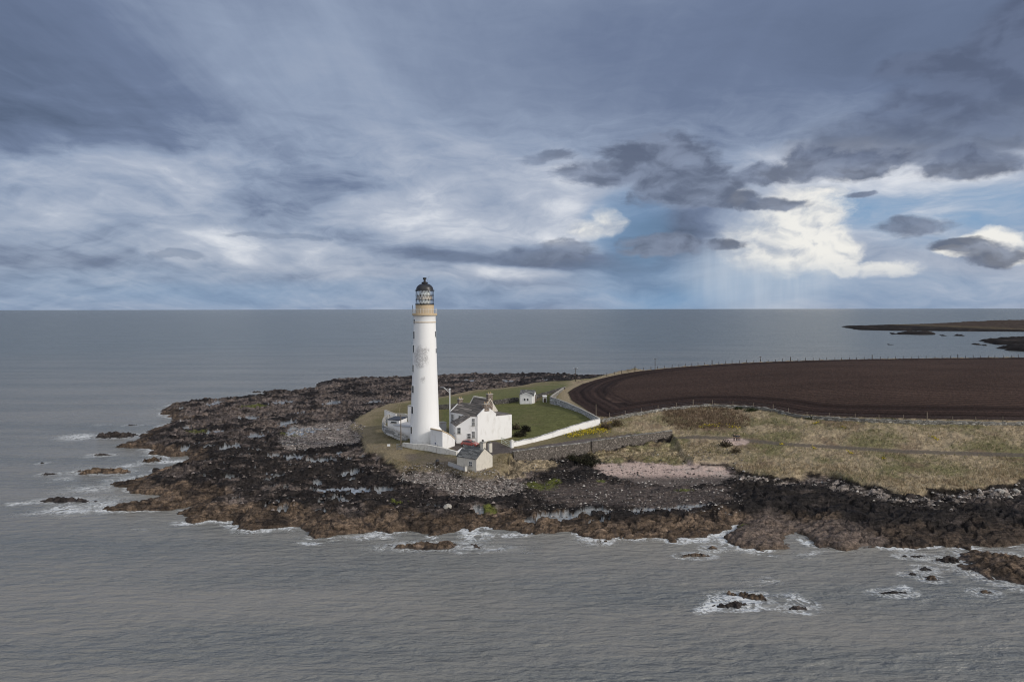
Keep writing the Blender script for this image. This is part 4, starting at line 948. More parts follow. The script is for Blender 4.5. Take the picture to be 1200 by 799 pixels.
# ================================================================ keepers' house
C0 = np.array(at(559.6, 518.8, 5.0)); G1 = np.array(at(599.6, 511.9, 5.2)); gdir = (G1-C0)/np.linalg.norm(G1-C0); LG = float(np.linalg.norm(G1-C0))
fh = Fr(C0, gdir)            # x along the big gable wall, y away to the left-back
HB = thing('house', 'white two storey keepers house with slate roofs and chimneys, right of the lighthouse', 'house', (C0[0], C0[1], 4.6))
W1 = 5.55; Ls = 11.3; ze, zr_ = 11.3, 13.3; zg = 4.3
def gable_block(fr, x0, x1, y0, y1, zb_, zea, zri, parent, wall, roof, name='wall', ov=.12, skew=True, ridge=None, cope=True):
    xm = ridge if ridge is not None else (x0+x1)/2; prof = [(x0, zb_), (x1, zb_), (x1, zea), (xm, zri), (x0, zea)]
    mb = MB(); n = 5
    mb.add([fr(x, y0, z) for x, z in prof]+[fr(x, y1, z) for x, z in prof], [tuple(range(5)), tuple(range(5, 10))[::-1]]+[(i, i+5, (i+1) % 5+5, (i+1) % 5) for i in range(5)])
    w = mb.build(name, wall, parent); t = .14
    mb = MB()
    for xa, xb in ((x0, xm), (x1, xm)):
        s_ = (zri-zea)/(xb-xa); e = -ov*np.sign(xb-xa)
        ya, yb = (y0+.30, y1-.30) if cope else (y0-.12, y1+.12)
        mb.add([fr(xa+e, ya, zea+e*s_+.01), fr(xb, ya, zri+.01), fr(xb, yb, zri+.01), fr(xa+e, yb, zea+e*s_+.01),
                fr(xa+e, ya, zea+e*s_+t), fr(xb, ya, zri+t+.02), fr(xb, yb, zri+t+.02), fr(xa+e, yb, zea+e*s_+t)],
               [(0, 3, 2, 1), (4, 5, 6, 7), (0, 1, 5, 4), (1, 2, 6, 5), (2, 3, 7, 6), (3, 0, 4, 7)])
    rf = mb.build('roof', roof, parent)
    if cope:
        for ya, yb in ((y0-.03, y0+.29), (y1-.29, y1+.03)):
            mb = MB()
            for xa, xb in ((x0, xm), (x1, xm)):
                s_ = (zri-zea)/(xb-xa); e = -.1*np.sign(xb-xa)
                mb.add([fr(xa+e, ya, zea+e*s_), fr(xb, ya, zri), fr(xb, yb, zri), fr(xa+e, yb, zea+e*s_), fr(xa+e, ya, zea+e*s_+.26), fr(xb, ya, zri+.28), fr(xb, yb, zri+.28), fr(xa+e, yb, zea+e*s_+.26)],
                       [(0, 3, 2, 1), (4, 5, 6, 7), (0, 1, 5, 4), (1, 2, 6, 5), (2, 3, 7, 6), (3, 0, 4, 7)])
            mb.build('gable_coping', wall, parent)
    return w, rf
w_, rf = gable_block(fh, 0, W1, 0, Ls, zg, ze, zr_, HB, M_white, M_slate)
def chimney(fr, x0, x1, y0, y1, z0, z1, parent, mt=M_brick, pots=2, capm=None, potm=None):
    c = MB().box(fr, x0, x1, y0, y1, z0, z1-.22).build('chimney', mt, parent)
    MB().box(fr, x0-.1, x1+.1, y0-.1, y1+.1, z1-.22, z1).build('chimney_cap', capm or M_coping, c)
    for k in range(pots):
        u = (k+.5)/pots; lx, ly = (x0+(x1-x0)*u, (y0+y1)/2) if abs(x1-x0) > abs(y1-y0) else ((x0+x1)/2, y0+(y1-y0)*u)
        p = fr(lx, ly, 0); MB().lathe(p[0], p[1], [(.14, z1), (.11, z1+.3), (.14, z1+.32), (.13, z1+.38)], 10).build('chimney_pot', potm or M_pot, c, True)
    return c
chimney(fh, W1/2-.75, W1/2+.75, -.03, .75, 12.3, 14.2, rf, pots=2)
chimney(fh, W1/2-.6, W1/2+.5, Ls-.8, Ls+.03, 12.3, 14.4, rf, pots=2)
# extension in line with the gable, flat lean roof
mb = MB(); zt = 10.75
mb.add([fh(W1+.002, .004, 4.3), fh(LG, .004, 4.3), fh(LG, 5.0, 4.3), fh(W1+.002, 5.0, 4.3), fh(W1+.002, .004, zt+.1), fh(LG, .004, zt), fh(LG, 5.0, zt), fh(W1+.002, 5.0, zt+.1)],
       [(0, 3, 2, 1), (4, 5, 6, 7), (0, 1, 5, 4), (1, 2, 6, 5), (2, 3, 7, 6), (3, 0, 4, 7)]); mb.build('extension_wall', M_white, HB)
mb = MB(); mb.add([fh(W1+.01, .25, zt+.11), fh(LG+.08, .25, zt+.02), fh(LG+.08, 5.1, zt+.02), fh(W1+.01, 5.1, zt+.95), fh(W1+.01, .25, zt+.28), fh(LG+.08, .25, zt+.18), fh(LG+.08, 5.1, zt+.18), fh(W1+.01, 5.1, zt+1.1)],
       [(0, 3, 2, 1), (4, 5, 6, 7), (0, 1, 5, 4), (1, 2, 6, 5), (2, 3, 7, 6), (3, 0, 4, 7)]); mb.build('extension_roof', M_slate, HB)
# rear block (second pile)
w2, rf2 = gable_block(fh, W1+.01, LG-.6, 5.01, Ls+.6, 4.3, 11.2, 14.3, HB, M_cream, M_slate, ridge=W1+2.2)
chimney(fh, W1+1.6, W1+3.0, 5.0, 5.8, 11.6, 15.7, rf2, pots=2)
MB().box(fh, W1+1.9, W1+2.5, 6.0, Ls+.3, 14.25, 14.55).build('ridge_tiles', M_cream, HB)
# lean-to wing in front of the facade
Lc = np.array(at(534.6, 518.8, 5.0)); Fe = fh(0, Ls-.2); E1 = at(551.3, 0, H-(0-HY)*0) if False else None
px_ = 551.3; Xk = (px_-600)/F; d_ = C0-Lc
tq = (Xk*Lc[1]-Lc[0])/(d_[0]-Xk*d_[1]); K1 = Lc+d_*tq          # where the slope starts on the front wall
K2 = fh(-.02, 5.6)
zL1, zL2 = 9.0, 8.6
plan = [tuple(Lc), tuple(K1), tuple(C0), (fh(.01, .3)[0], fh(.01, .3)[1]), (fh(.01, 5.6)[0], fh(.01, 5.6)[1]), (fh(.01, Ls-.25)[0], fh(.01, Ls-.25)[1])]
C0e = tuple(C0-d_/np.linalg.norm(d_)*.003)
plan[2] = C0e
MB().quadbox(plan, 4.3, [zL1, 11.25, 11.25, 11.25, 10.95, 8.6]).build('wing_wall', M_white, HB)
n0 = np.array((plan[5][0]-Lc[0], plan[5][1]-Lc[1])); n0 /= np.linalg.norm(n0); o_ = np.array((n0[1], -n0[0])); o_ = -o_ if o_[0] > 0 else o_
A1 = Lc+o_*.15-n0*.1; B1 = np.array(plan[5])+o_*.15
mb = MB(); t = .13
q = [(A1[0], A1[1], zL1-.06), (K1[0]-.05, K1[1]-.06, 11.28), (plan[4][0], plan[4][1], 10.98), (B1[0], B1[1], 8.55)]
mb.add(q+[(x, y, z+t) for x, y, z in q], [(0, 3, 2), (0, 2, 1), (4, 5, 6), (4, 6, 7), (0, 1, 5, 4), (1, 2, 6, 5), (2, 3, 7, 6), (3, 0, 4, 7)]); mb.build('wing_roof', M_slate, HB)
q = [(K1[0], K1[1]-.05, 11.26), (C0[0], C0[1]-.05, 11.26), fh(.02, .3, 11.26), fh(.02, 5.6, 11.0)]
mb = MB(); mb.add(q+[(x, y, z+.12) for x, y, z in q], [(0, 3, 2, 1), (4, 5, 6, 7), (0, 1, 5, 4), (1, 2, 6, 5), (2, 3, 7, 6), (3, 0, 4, 7)]); mb.build('wing_roof', M_slate, HB)
fw = Fr(Lc, d_); Lw = float(np.linalg.norm(d_))
def wx(px): Xk = (px-600)/F; tq = (Xk*Lc[1]-Lc[0])/(d_[0]-Xk*d_[1]); return tq*Lw
for px, py0, py1, w in ((537.6, 501, 507.5, .75), (549.4, 508.0, 513.2, .75), (554.6, 490.3, 498.2, .55), (554.6, 505.3, 512.5, .55)):
    D = 173.5; z0, z1 = zof(py1, D), zof(py0, D); window(HB, fw, wx(px), z0, w, z1-z0, 0, -1)
# left side wall window, facade windows
fl = Fr(Lc, (plan[5][0]-Lc[0], plan[5][1]-Lc[1])); window(HB, fl, 2.1, zof(507.5, 175), .6, 1.5, 0, 1)
ff_ = Fr(C0, (-gdir[1], gdir[0]))
for s_, z_, w in ((7.3, 9.35, .8), (10.35, 8.5, .95)): window(HB, ff_, s_, z_, w, 1.35 if w < .9 else 2.2, 0, 1)
# gutters and downpipes
mb = MB(); mb.tube((C0[0]-.12, C0[1]-.14, 4.6), (C0[0]-.12, C0[1]-.14, 11.2), .05); mb.build('downpipe', M_grey, HB)
mb = MB(); e = fh(LG+.02, .2); mb.tube((e[0]+.05, e[1], 4.6), (e[0]+.05, e[1], zt), .06); mb.build('downpipe', M_grey, HB)

# ================================================================ cottage
CO = np.array(at(557.9, 551.2, 4.0)); CG = np.array(at(576.9, 546.2, 4.0)); cd = (CG-CO)/np.linalg.norm(CG-CO); CL = float(np.linalg.norm(CG-CO))
fc = Fr(CO, cd)
CT = thing('cottage', 'small old cottage with grey slate roof and rough cream walls below the lighthouse', 'cottage', (CO[0], CO[1], 3.7))
cw, crf = gable_block(fc, 0, CL, 0, 5.4, 3.2, 6.3, 8.15, CT, M_cream, M_slate_g, cope=False)
chimney(fc, CL/2-.45, CL/2+.45, -.02, .75, 7.4, 9.5, crf, M_cream, 1, potm=M_lintel)
ffc = Fr(CO, (-cd[1], cd[0])); wv = window(CT, ffc, 1.55, 4.75, .75, .85, 0, 1)
wf = MB().box(ffc, 2.75, 3.5, -.03, .05, 3.9, 5.75).build('door', M_cream, CT)
MB().box(fc, -.25, CL+.25, -.12, 5.52, 3.2, 3.75) if False else None

# ================================================================ lighthouse yard
# tall screen wall with sloping top
S0 = np.array(at(504.2, 524.5, 4.6)); S1 = np.array(at(518.3, 527.5, 4.6)); S2 = np.array(at(532.8, 530.0, 4.6))
D0, D1 = S0[1], S1[1]; 
SW = thing('screen_wall', 'tall white screen building with sloping coping against the foot of the lighthouse', 'wall', (S1[0], S1[1], 4.2))
S1 = np.array(((518.3-600)/F*165.5, 165.5)); S0 = np.array(((504.2-600)/F*169.0, 169.0)); S2 = np.array(((532.8-600)/F*170.5, 170.5))
a_, b_ = zof(502.5, S0[1]), zof(505.5, S1[1]); c_ = zof(514.5, S2[1])
mid = [(S1+(S2-S1)*u) for u in (.35, .7)]; zm = [zof(507.6, mid[0][1]), zof(510.6, mid[1][1])]
S3 = S2+np.array((-2.2, 4.2)); S4 = S0+np.array((1.8, 3.2))
planS = [tuple(S1), tuple(mid[0]), tuple(mid[1]), tuple(S2), tuple(S3), tuple(S4), tuple(S0)]
ztop = [b_, zm[0], zm[1], c_, c_, a_, a_]
MB().quadbox(planS, 3.9, ztop).build('wall', M_white, SW)
mb = MB(); seg = [S0, S1, mid[0], mid[1], S2]; zs = [a_, b_, zm[0], zm[1], c_]
cen = np.mean(planS, 0)
for i in range(4):
    p, q = seg[i], seg[i+1]; n = np.array((q-p)[::-1])*(1, -1); n /= np.linalg.norm(n); n = n if np.dot(n, p-cen) > 0 else -n
    P = [p+n*.1, q+n*.1, q-n*.35, p-n*.35]; zz = [zs[i], zs[i+1], zs[i+1], zs[i]]
    mb.quadbox([tuple(x) for x in P], [z+.004 for z in zz], [z+.22 for z in zz])
mb.build('coping', M_ochre, SW)
# painted blue mark on the left face of the wall
fs = Fr(S0, S1-S0); M_blue = flat('blue_paint', (.035, .07, .17), .7); mb = MB()
Ls_ = float(np.linalg.norm(S1-S0)); cx_ = Ls_*.45; zc = zof(521.8, 167)
def arc(cx, cz, r, a0, a1, wd, n=10):
    for k in range(n):
        u0, u1 = R(a0+(a1-a0)*k/n), R(a0+(a1-a0)*(k+1)/n)
        pts = [(cx+rr*math.cos(u), cz+rr*math.sin(u)) for rr, u in ((r-wd/2, u0), (r+wd/2, u0), (r+wd/2, u1), (r-wd/2, u1))]
        mb.poly3([fs(x, -.03, z-0) for x, z in pts], tuple(-.02*c for c in (0, 0, 0)) if False else (fs.b[0]*.02, fs.b[1]*.02, 0))
arc(cx_+.15, zc-.05, .42, 150, 400, .13)
for k in range(8):
    u0, u1 = R(45*k), R(45*(k+1)); mb.poly3([fs(cx_-.18, -.03, zc+.42), fs(cx_-.18+.22*math.cos(u0), -.03, zc+.42+.22*math.sin(u0)), fs(cx_-.18+.22*math.cos(u1), -.03, zc+.42+.22*math.sin(u1))], (fs.b[0]*.02, fs.b[1]*.02, 0))
mb.build('painted_mark', M_blue, SW)

def wall_line(name, pts, th, mtw, label, cat, cope=None, copem=None, group=None, down=1.2, step=1.0, jag=0., cover=.0):
    """pts: (x, y, ztop); follows a polyline"""
    P = [np.array(p[:2], float) for p in pts]; Zt = [p[2] for p in pts]; out = []
    fin = []
    for i in range(len(P)-1):
        n = max(1, int(np.linalg.norm(P[i+1]-P[i])/step))
        for k in range(n): u = k/n; fin.append((P[i]*(1-u)+P[i+1]*u, Zt[i]*(1-u)+Zt[i+1]*u))
    fin.append((P[-1], Zt[-1]))
    nn = len(fin); vs = []; fs = []
    for i, (p, z) in enumerate(fin):
        a = fin[max(i-1, 0)][0]; b_ = fin[min(i+1, nn-1)][0]; d = (b_-a)/np.linalg.norm(b_-a); n = np.array((-d[1], d[0]))
        j = random.uniform(-jag, jag); w = th/2*(1+random.uniform(-.08, .08)*(jag > 0))
        zb_ = z-down
        vs += [(p[0]-n[0]*w*1.12, p[1]-n[1]*w*1.12, zb_), (p[0]-n[0]*w, p[1]-n[1]*w, z+j), (p[0]+n[0]*w, p[1]+n[1]*w, z+j), (p[0]+n[0]*w*1.12, p[1]+n[1]*w*1.12, zb_)]
    for i in range(nn-1):
        a = i*4
        for k in range(3): fs.append((a+k, a+k+1, a+k+5, a+k+4))
        fs.append((a+3, a, a+4, a+7))
    fs += [(0, 3, 2, 1), tuple((nn-1)*4+k for k in (0, 1, 2, 3))]
    c = fin[nn//2][0]; o = thing(name, label, cat, (float(c[0]), float(c[1]), min(Zt)-down), group)
    MB().add(vs, fs).build('wall_face', mtw, o)
    if cope:
        vs = []; fs = []; h_, ex = cope
        for i, (p, z) in enumerate(fin):
            a = fin[max(i-1, 0)][0]; b_ = fin[min(i+1, nn-1)][0]; d = (b_-a)/np.linalg.norm(b_-a); n = np.array((-d[1], d[0])); w = th/2+ex
            j = random.uniform(-jag, jag)
            vs += [(p[0]-n[0]*w, p[1]-n[1]*w, z+jag+.003), (p[0]-n[0]*w*.8, p[1]-n[1]*w*.8, z+h_+jag+j), (p[0]+n[0]*w*.8, p[1]+n[1]*w*.8, z+h_+jag+j), (p[0]+n[0]*w, p[1]+n[1]*w, z+jag+.003)]
        for i in range(nn-1):
            a = i*4
            for k in range(3): fs.append((a+k, a+k+1, a+k+5, a+k+4))
            fs.append((a+3, a, a+4, a+7))
        fs += [(0, 3, 2, 1), tuple((nn-1)*4+k for k in (0, 1, 2, 3))]
        MB().add(vs, fs).build('coping', copem or mtw, o)
    return o
def pz_(px, py, D): return ((px-600)/F*D, D, zof(py, D))
# low white wall round the tower foot
wall_line('boundary_wall', [pz_(472.5, 518.2, 171.5), pz_(485, 519.8, 168.6), pz_(500, 520.5, 166.8), pz_(504.0, 521.2, 166.3), pz_(517.5, 524.0, 163.6), pz_(535.3, 528.6, 161.5)], .55, M_white_old,
          'low worn white wall curving round the foot of the lighthouse tower', 'wall', down=2.6)
wall_line('yard_wall', [pz_(535.3, 529.2, 161.5), pz_(541.5, 524.5, 164.5)], .4, M_white, 'short white wall stub behind the roof of the small cottage', 'wall', down=1.7)
# outer curved rubble wall of the yard, left
wall_line('boundary_wall', [pz_(476.5, 511.0, 177), pz_(468, 507.0, 178.5), pz_(458, 502.5, 181), pz_(451.5, 499.5, 184.5), pz_(448.6, 495.2, 189), pz_(449.5, 490.5, 194), pz_(452.5, 486.8, 199), pz_(458, 485.0, 203)], .5, M_rubble_l,
          'curved grey stone wall enclosing the yard left of the lighthouse', 'wall', cope=(.14, .06), copem=M_coping, down=1.7, jag=.03)
wall_line('yard_wall', [pz_(450.9, 480.0, 202), pz_(457, 482.5, 201), pz_(464, 484.8, 200)], .4, M_white, 'white gabled wall at the back left corner of the lighthouse yard', 'wall', cope=(.12, .05), copem=M_coping, down=2.0)
wall_line('yard_wall', [pz_(464, 484.0, 203), pz_(474, 484.2, 201), pz_(482, 487, 196)], .35, M_cream, 'cream wall at the back of the lighthouse yard beside the white hut', 'wall', down=1.4)

def shed(label, cat, name, fr, x1, y1, z0, zf, zb_, wallm, roofm, slope='y', doors=(), wins=(), ov=.15, loc=None):
    p = fr(x1/2, y1/2); o = thing(name, label, cat, (p[0], p[1], z0))
    za = {'y': (zf, zf, zb_, zb_), 'x': (zf, zb_, zb_, zf)}[slope]
    pl_ = [fr(0, 0)[:2], fr(x1, 0)[:2], fr(x1, y1)[:2], fr(0, y1)[:2]]
    MB().quadbox(pl_, z0-.6, list(za)).build('wall', wallm, o)
    pr_ = [fr(-ov, -ov)[:2], fr(x1+ov, -ov)[:2], fr(x1+ov, y1+ov)[:2], fr(-ov, y1+ov)[:2]]
    MB().quadbox(pr_, [z+.004 for z in za], [z+.16 for z in za]).build('roof', roofm, o)
    for (x, z, w, h) in doors: MB().box(fr, x, x+w, -.05, .02, z0+z, z0+z+h).build('door', M_dwood, o)
    for (x, z, w, h) in wins: window(o, fr, x, z0+z, w, h, 0, -1, bars=False)
    return o
# white store with dark mono roof inside the yard
a = np.array(((454.0-600)/F*186, 186)); b_ = np.array(((467.3-600)/F*184.5, 184.5)); f = Fr(a, b_-a); wdt_ = float(np.linalg.norm(b_-a))
shed('small white store with dark sloping roof and window band, left of the tower', 'shed', 'store_shed', f, wdt_, 3.6, 4.7, zof(491.5, 186), zof(488.0, 189), M_white, M_black, wins=((wdt_*.56, zof(494.5, 186)-4.7, 1.7, .3),))
a = np.array(((461.5-600)/F*181.5, 181.5)); b_ = np.array(((481.5-600)/F*178.5, 178.5)); f = Fr(a, b_-a); wdt_ = float(np.linalg.norm(b_-a))
shed('long low white outbuilding with pale felt roof between store and tower', 'shed', 'outbuilding', f, wdt_, 4.6, 4.6, zof(499.5, 180), zof(495.5, 184.5), M_white, M_grey, wins=((1.0, .9, .35, 1.3),))
a = np.array(((477.6-600)/F*193, 193)); b_ = np.array(((483.6-600)/F*192.5, 192.5)); f = Fr(a, b_-a)
o = shed('narrow white hut tucked behind the left side of the tower', 'hut', 'hut', f, 1.7, 2.4, 4.6, zof(475.5, 193), zof(474.2, 195), M_white, M_coping, ov=.08)
a = np.array(((515.0-600)/F*184, 184)); b_ = np.array(((523.0-600)/F*184.5, 184.5)); f = Fr(a, b_-a)
shed('plain grey flat roofed store between the tower and the house', 'shed', 'store_shed', f, 1.75, 3.6, 4.9, zof(495.6, 184), zof(494.8, 187), M_grey, M_coping, ov=.1)

# ================================================================ walls east of the house
wp = [(600.5, 518.3, 524.2), (612, 516.0, 522.2), (625, 513.6, 520.3), (640, 509.2, 516.3), (660, 502.6, 509.4), (680, 496.4, 503.0), (702.5, 490.6, 497.6)]
Dw = [168, 170.5, 173, 177, 183, 188, 193.5]
wall_line('garden_wall', [pz_(p[0], p[1], D) for p, D in zip(wp, Dw)], .45, M_white, 'long white garden wall sweeping up from the drive to the field corner', 'wall', cope=(.10, .03), copem=M_rubble_l, down=1.9, jag=.06)
gp = [(645, 465.2), (655, 468.6), (665, 472.5), (680, 479.0), (692, 485.0), (701.5, 490.4)]; Dg = [240, 232, 224, 212, 202, 194.5]
wall_line('garden_wall', [pz_(p[0], p[1], D) for p, D in zip(gp, Dg)], .5, M_rubble_l, 'pale grey stone wall between the green garden and the ploughed field', 'wall', cope=(.15, .05), copem=M_coping, down=2.4, jag=.04)
wall_line('garden_wall', [pz_(645, 465.2, 240.5), pz_(652, 460.0, 256), pz_(661.5, 453.8, 278)], .5, M_dyke2, 'short stone wall running back from the garden corner beside the tan verge', 'wall', cope=(.15, .05), copem=M_coping, down=1.6, jag=.05)
dk = [(514, 474.0, 232), (540, 473.0, 234), (565, 470.6, 238.5), (590, 467.6, 244), (607, 465.6, 249)]
wall_line('stone_dyke', [pz_(*p) for p in dk], .7, M_dyke, 'dark dry stone dyke behind the house, left of the white hut', 'wall', down=2.0, jag=.10)
dk = [(626, 463.3, 252), (640, 459.6, 261), (652, 456.0, 269), (661, 453.4, 275)]
wall_line('stone_dyke', [pz_(*p) for p in dk], .7, M_dyke, 'dark dry stone dyke running from the white hut to the field verge', 'wall', down=1.9, jag=.10)
# retaining walls of the drive
def ret(pts, label):
    return wall_line('retaining_wall', pts, .6, M_rubble, label, 'wall', cope=(.13, .03), copem=M_dyke2, down=4.6, step=1.2, jag=.05)
wA = [(p[0], p[1], WALLA[i][2]+.35) for i, p in enumerate(wallA)]+[((693-600)/F*173.6, 173.6, 5.35)]; wB = [(p[0], p[1], WALLB[i][2]+.45) for i, p in enumerate(wallB)]
ret(wA, 'lower brown stone retaining wall beside the drive, right of the cottage'); ret(wB, 'tall brown stone retaining wall below the track, above the pink beach')
# dry stone dyke along the near edge of the field
nd = [(703.5, 491.0), (712, 488.5), (740, 483.0), (780, 476.8), (812, 473.6), (832, 472.8), (860, 473.8), (890, 476.0), (906, 478.6), (925, 483.4), (945, 486.4), (980, 488.6), (1020, 490.6), (1080, 492.2), (1140, 493.6), (1200, 494.8), (1260, 495.8), (1400, 497)]
pts = []
for px, py in nd:
    x, y = unp(px, py+3.6, zU); pts.append((x, y-1.0, float(zU(x, y))+.72))
FD = wall_line('stone_dyke', pts, .6, M_dyke2, 'long tumbledown dry stone dyke along the near edge of the ploughed field', 'wall', down=1.7, step=.8, jag=.16)
# ================================================================ fences, poles, gates
def post(mb, x, y, z, h, r=.055): mb.tube((x, y, z-.4), (x, y, z+h), r, 5, r*.9)
def fence(name, pts, h, n_wire, label, spacing=4.5, r=.06, matp=M_wood, down=0):
    P = [np.array(p, float) for p in pts]; seg = [np.linalg.norm(P[i+1][:2]-P[i][:2]) for i in range(len(P)-1)]; cum = np.concatenate([[0], np.cumsum(seg)])
    n = int(cum[-1]/spacing); tops = []
    o = thing(name, label, 'fence', tuple(P[len(P)//2]))
    for k in range(n+1):
        s_ = k/n*cum[-1]+random.uniform(-.4, .4); s_ = min(max(s_, 0), cum[-1]-.01); x = np.interp(s_, cum, [p[0] for p in P]); y = np.interp(s_, cum, [p[1] for p in P]); z = np.interp(s_, cum, [p[2] for p in P])
        hh = h*random.uniform(.82, 1.15)*(1.5 if k % 11 == 5 else 1); mb = MB(); rr = r*(1.5 if k % 11 == 5 else 1); dxl = random.uniform(-.08, .08)
        mb.tube((x, y, z-.4), (x+dxl, y, z+hh), rr, 5, rr*.85); mb.build('post', matp, o); tops.append((x, y, z+h*.85))
    mb = MB()
    for w in range(n_wire):
        for a, b_ in zip(tops[:-1], tops[1:]): mb.tube((a[0], a[1], a[2]-w*h*.3), (b_[0], b_[1], b_[2]-w*h*.3), .008, 3)
    mb.build('wire', M_iron, o); return o
ff = []
for px, py in [(703, 441.4), (720, 438.2), (740, 434.6), (770, 431.4), (800, 428.9), (830, 426.7), (860, 425), (930, 422.4), (1000, 420.8), (1100, 419.6), (1200, 418.9), (1290, 418.4)]:
    x, y = unp(px, py+1.0, zU); ff.append((x, y, max(gz(x, y), float(zU(x, y))-.5)))
fence('wire_fence', ff, 1.35, 3, 'long post and wire fence along the far edge of the ploughed field, sea behind', 4.2, .14, M_dwood)
nf = [(x+.1, y+.9, z-.5) for x, y, z in pts[1:]]
fence('wire_fence', nf, 1.55, 2, 'post and wire fence along the dyke at the near edge of the ploughed field', 5.6, .10)

def utility_pole(px, pyb, pyt, D, label, arm=True, r=.14, m_=M_dwood, name='utility_pole', cat='pole', group=None):
    x = (px-600)/F*D; z0, z1 = zof(pyb, D), zof(pyt, D)
    o = thing(name, label, cat, (x, D, z0), group); MB().tube((x, D, z0-.6), (x, D, z1), r, 8, r*.7).build('pole', m_, o)
    if arm:
        mb = MB(); mb.tube((x-.9, D, z1-.35), (x+.9, D, z1-.35), .07, 6); a = mb.build('crossarm', m_, o)
        for k in (-.8, 0, .8): MB().lathe(x+k, D, [(.06, z1-.28), (.08, z1-.15), (.05, z1-.02)], 8).build('insulator', M_whitem, a)
    return o
PG = 'utility poles beyond the field'
utility_pole(674.5, 448.5, 431.2, 310, 'wooden utility pole with crossarm on the far grass left of the field', group=PG)
utility_pole(767.6, 434, 420.2, 338, 'wooden utility pole with crossarm behind the far fence, mid way', group=PG)
utility_pole(891, 425, 418.0, 395, 'short wooden pole poking up behind the far fence, right of the middle', group=PG)
utility_pole(698.3, 485.5, 473.8, 200, 'plain grey post in the field corner behind the white garden wall', False, .11, M_wood, 'post', 'post')
utility_pole(469.5, 518.5, 485.5, 171.5, 'thin wooden pole in front of the yard left of the tower', False, .13, M_wood)
utility_pole(557.5+7.4, 521, 515, 170, 'short square stone gatepost between the car and the white gable', False, .17, M_rubble, 'gatepost', 'gatepost')
# white lamp column by the tower
D = 183; x = (526.9-600)/F*D; o = thing('street_lamp', 'tall white lamp column with a slanting arm between tower and house', 'street lamp', (x, D, 4.8))
MB().tube((x, D, 4.4), (x, D, zof(455.5, D)), .19, 10, .14).build('pole', M_whitem, o)
mb = MB(); mb.tube((x, D, zof(460, D)), (x-1.6, D, zof(453.8, D)), .06, 6); mb.tube((x, D, zof(457.6, D)), (x-1.6, D, zof(453.4, D)), .035, 6); arm = mb.build('arm', M_whitem, o)
f = Fr((x-1.6, D), (1, 0)); MB().box(f, -.75, .1, -.14, .14, zof(454.2, D)-.02, zof(453.3, D)).build('lamp_head', M_iron, arm, bevel=.04)
MB().box(Fr((x, D), (1, 0)), -.22, .22, -.22, .22, zof(456.4, D), zof(455, D)).build('pole_cap', M_whitem, o)
# slanting flagstaff in the yard
D = 197; x = (466-600)/F*D
o = thing('aerial', 'thin slanting pale aerial mast at the back of the yard', 'aerial', (x, D, 5)); MB().tube((x, D, 5.0), ((468.8-600)/F*D, D, zof(474, D)), .05, 6, .03).build('mast', M_ochre, o)

# gatepost pillars and gate
def pillar(px, pyb, pyt, D, w, label, mt, capm, kind='gate_pillar', point=True):
    x = (px-600)/F*D; f = Fr((x, D), (.85, .5)); z0, z1 = zof(pyb, D), zof(pyt, D)
    o = thing(kind, label, 'gate pillar', (x, D, z0)); MB().box(f, -w/2, w/2, -w/2, w/2, z0-.5, z1-.3).build('shaft', mt, o)
    mb = MB(); mb.box(f, -w/2-.08, w/2+.08, -w/2-.08, w/2+.08, z1-.30, z1-.16)
    if point: mb.add([f(-w/2, -w/2, z1-.16), f(w/2, -w/2, z1-.16), f(w/2, w/2, z1-.16), f(-w/2, w/2, z1-.16), f(0, 0, z1+.12)], [(0, 1, 4), (1, 2, 4), (2, 3, 4), (3, 0, 4)])
    mb.build('cap', capm, o); return o
pillar(574.0, 527.6, 517.0, 163.5, .75, 'cream gate pillar with dark cap just behind the cottage chimney', M_cream, M_dyke)
pillar(599.8, 524.8, 515.2, 167, .62, 'white gate pillar at the lower end of the white garden wall', M_white, M_white_old)
D = 168.5
def gate(pa, pb, h, label, m_, name='gate'):
    f = Fr(pa, np.array(pb)-np.array(pa)); w = float(np.linalg.norm(np.array(pb)-np.array(pa))); z = gz(*pa)+.08
    o = thing(name, label, 'gate', (pa[0], pa[1], z)); mb = MB()
    for x in (0.04, w-.04): mb.tube(f(x, 0, z), f(x, 0, z+h), .05, 6)
    for k in range(4): mb.tube(f(0, 0, z+.08+(h-.14)*k/3), f(w, 0, z+.08+(h-.14)*k/3), .04, 6)
    mb.build('gate_frame', m_, o); mb = MB(); mb.tube(f(0.05, .03, z+.1), f(w-.05, .03, z+h-.1), .035, 6); mb.tube(f(0.05, .03, z+h-.1), f(w-.05, .03, z+.1), .035, 6); mb.build('brace', m_, o); return o
gate(((587.0-600)/F*172.5, 172.5), ((597.2-600)/F*167.6, 167.6), 1.45, 'white lattice gate standing open beside the drive', M_gatew)
# low fence on the point left of the tower
pf_ = []
for px, py in [(437.5, 526.5), (446, 527), (454, 527.5), (463, 527.2)]:
    x, y = unp(px, py, zU); pf_.append((x, y, gz(x, y)))
fence('rail_fence', pf_, 1.05, 3, 'low thin fence across the worn grass left of the tower', 1.6, .045, M_wood)
x0, y0 = unp(464.5, 526.5, zU); x1, y1 = unp(471, 526.8, zU)
gate((x0, y0), (x1, y1), 1.25, 'grey metal gate at the left end of the low white wall', M_iron)
x, y = unp(455.3, 526.3, zU); z = gz(x, y)
o = thing('notice_board', 'small blank white notice board on the low fence left of the tower', 'sign', (x, y, z)); f = Fr((x, y-.05), (1, 0))
mb = MB(); mb.tube(f(-.18, .03, z-.3), f(-.18, .03, z+1.2), .035); mb.tube(f(.18, .03, z-.3), f(.18, .03, z+1.2), .035); mb.build('leg', M_wood, o)
MB().box(f, -.36, .36, -.03, 0, z+.75, z+1.25).build('board', M_whitem, o)
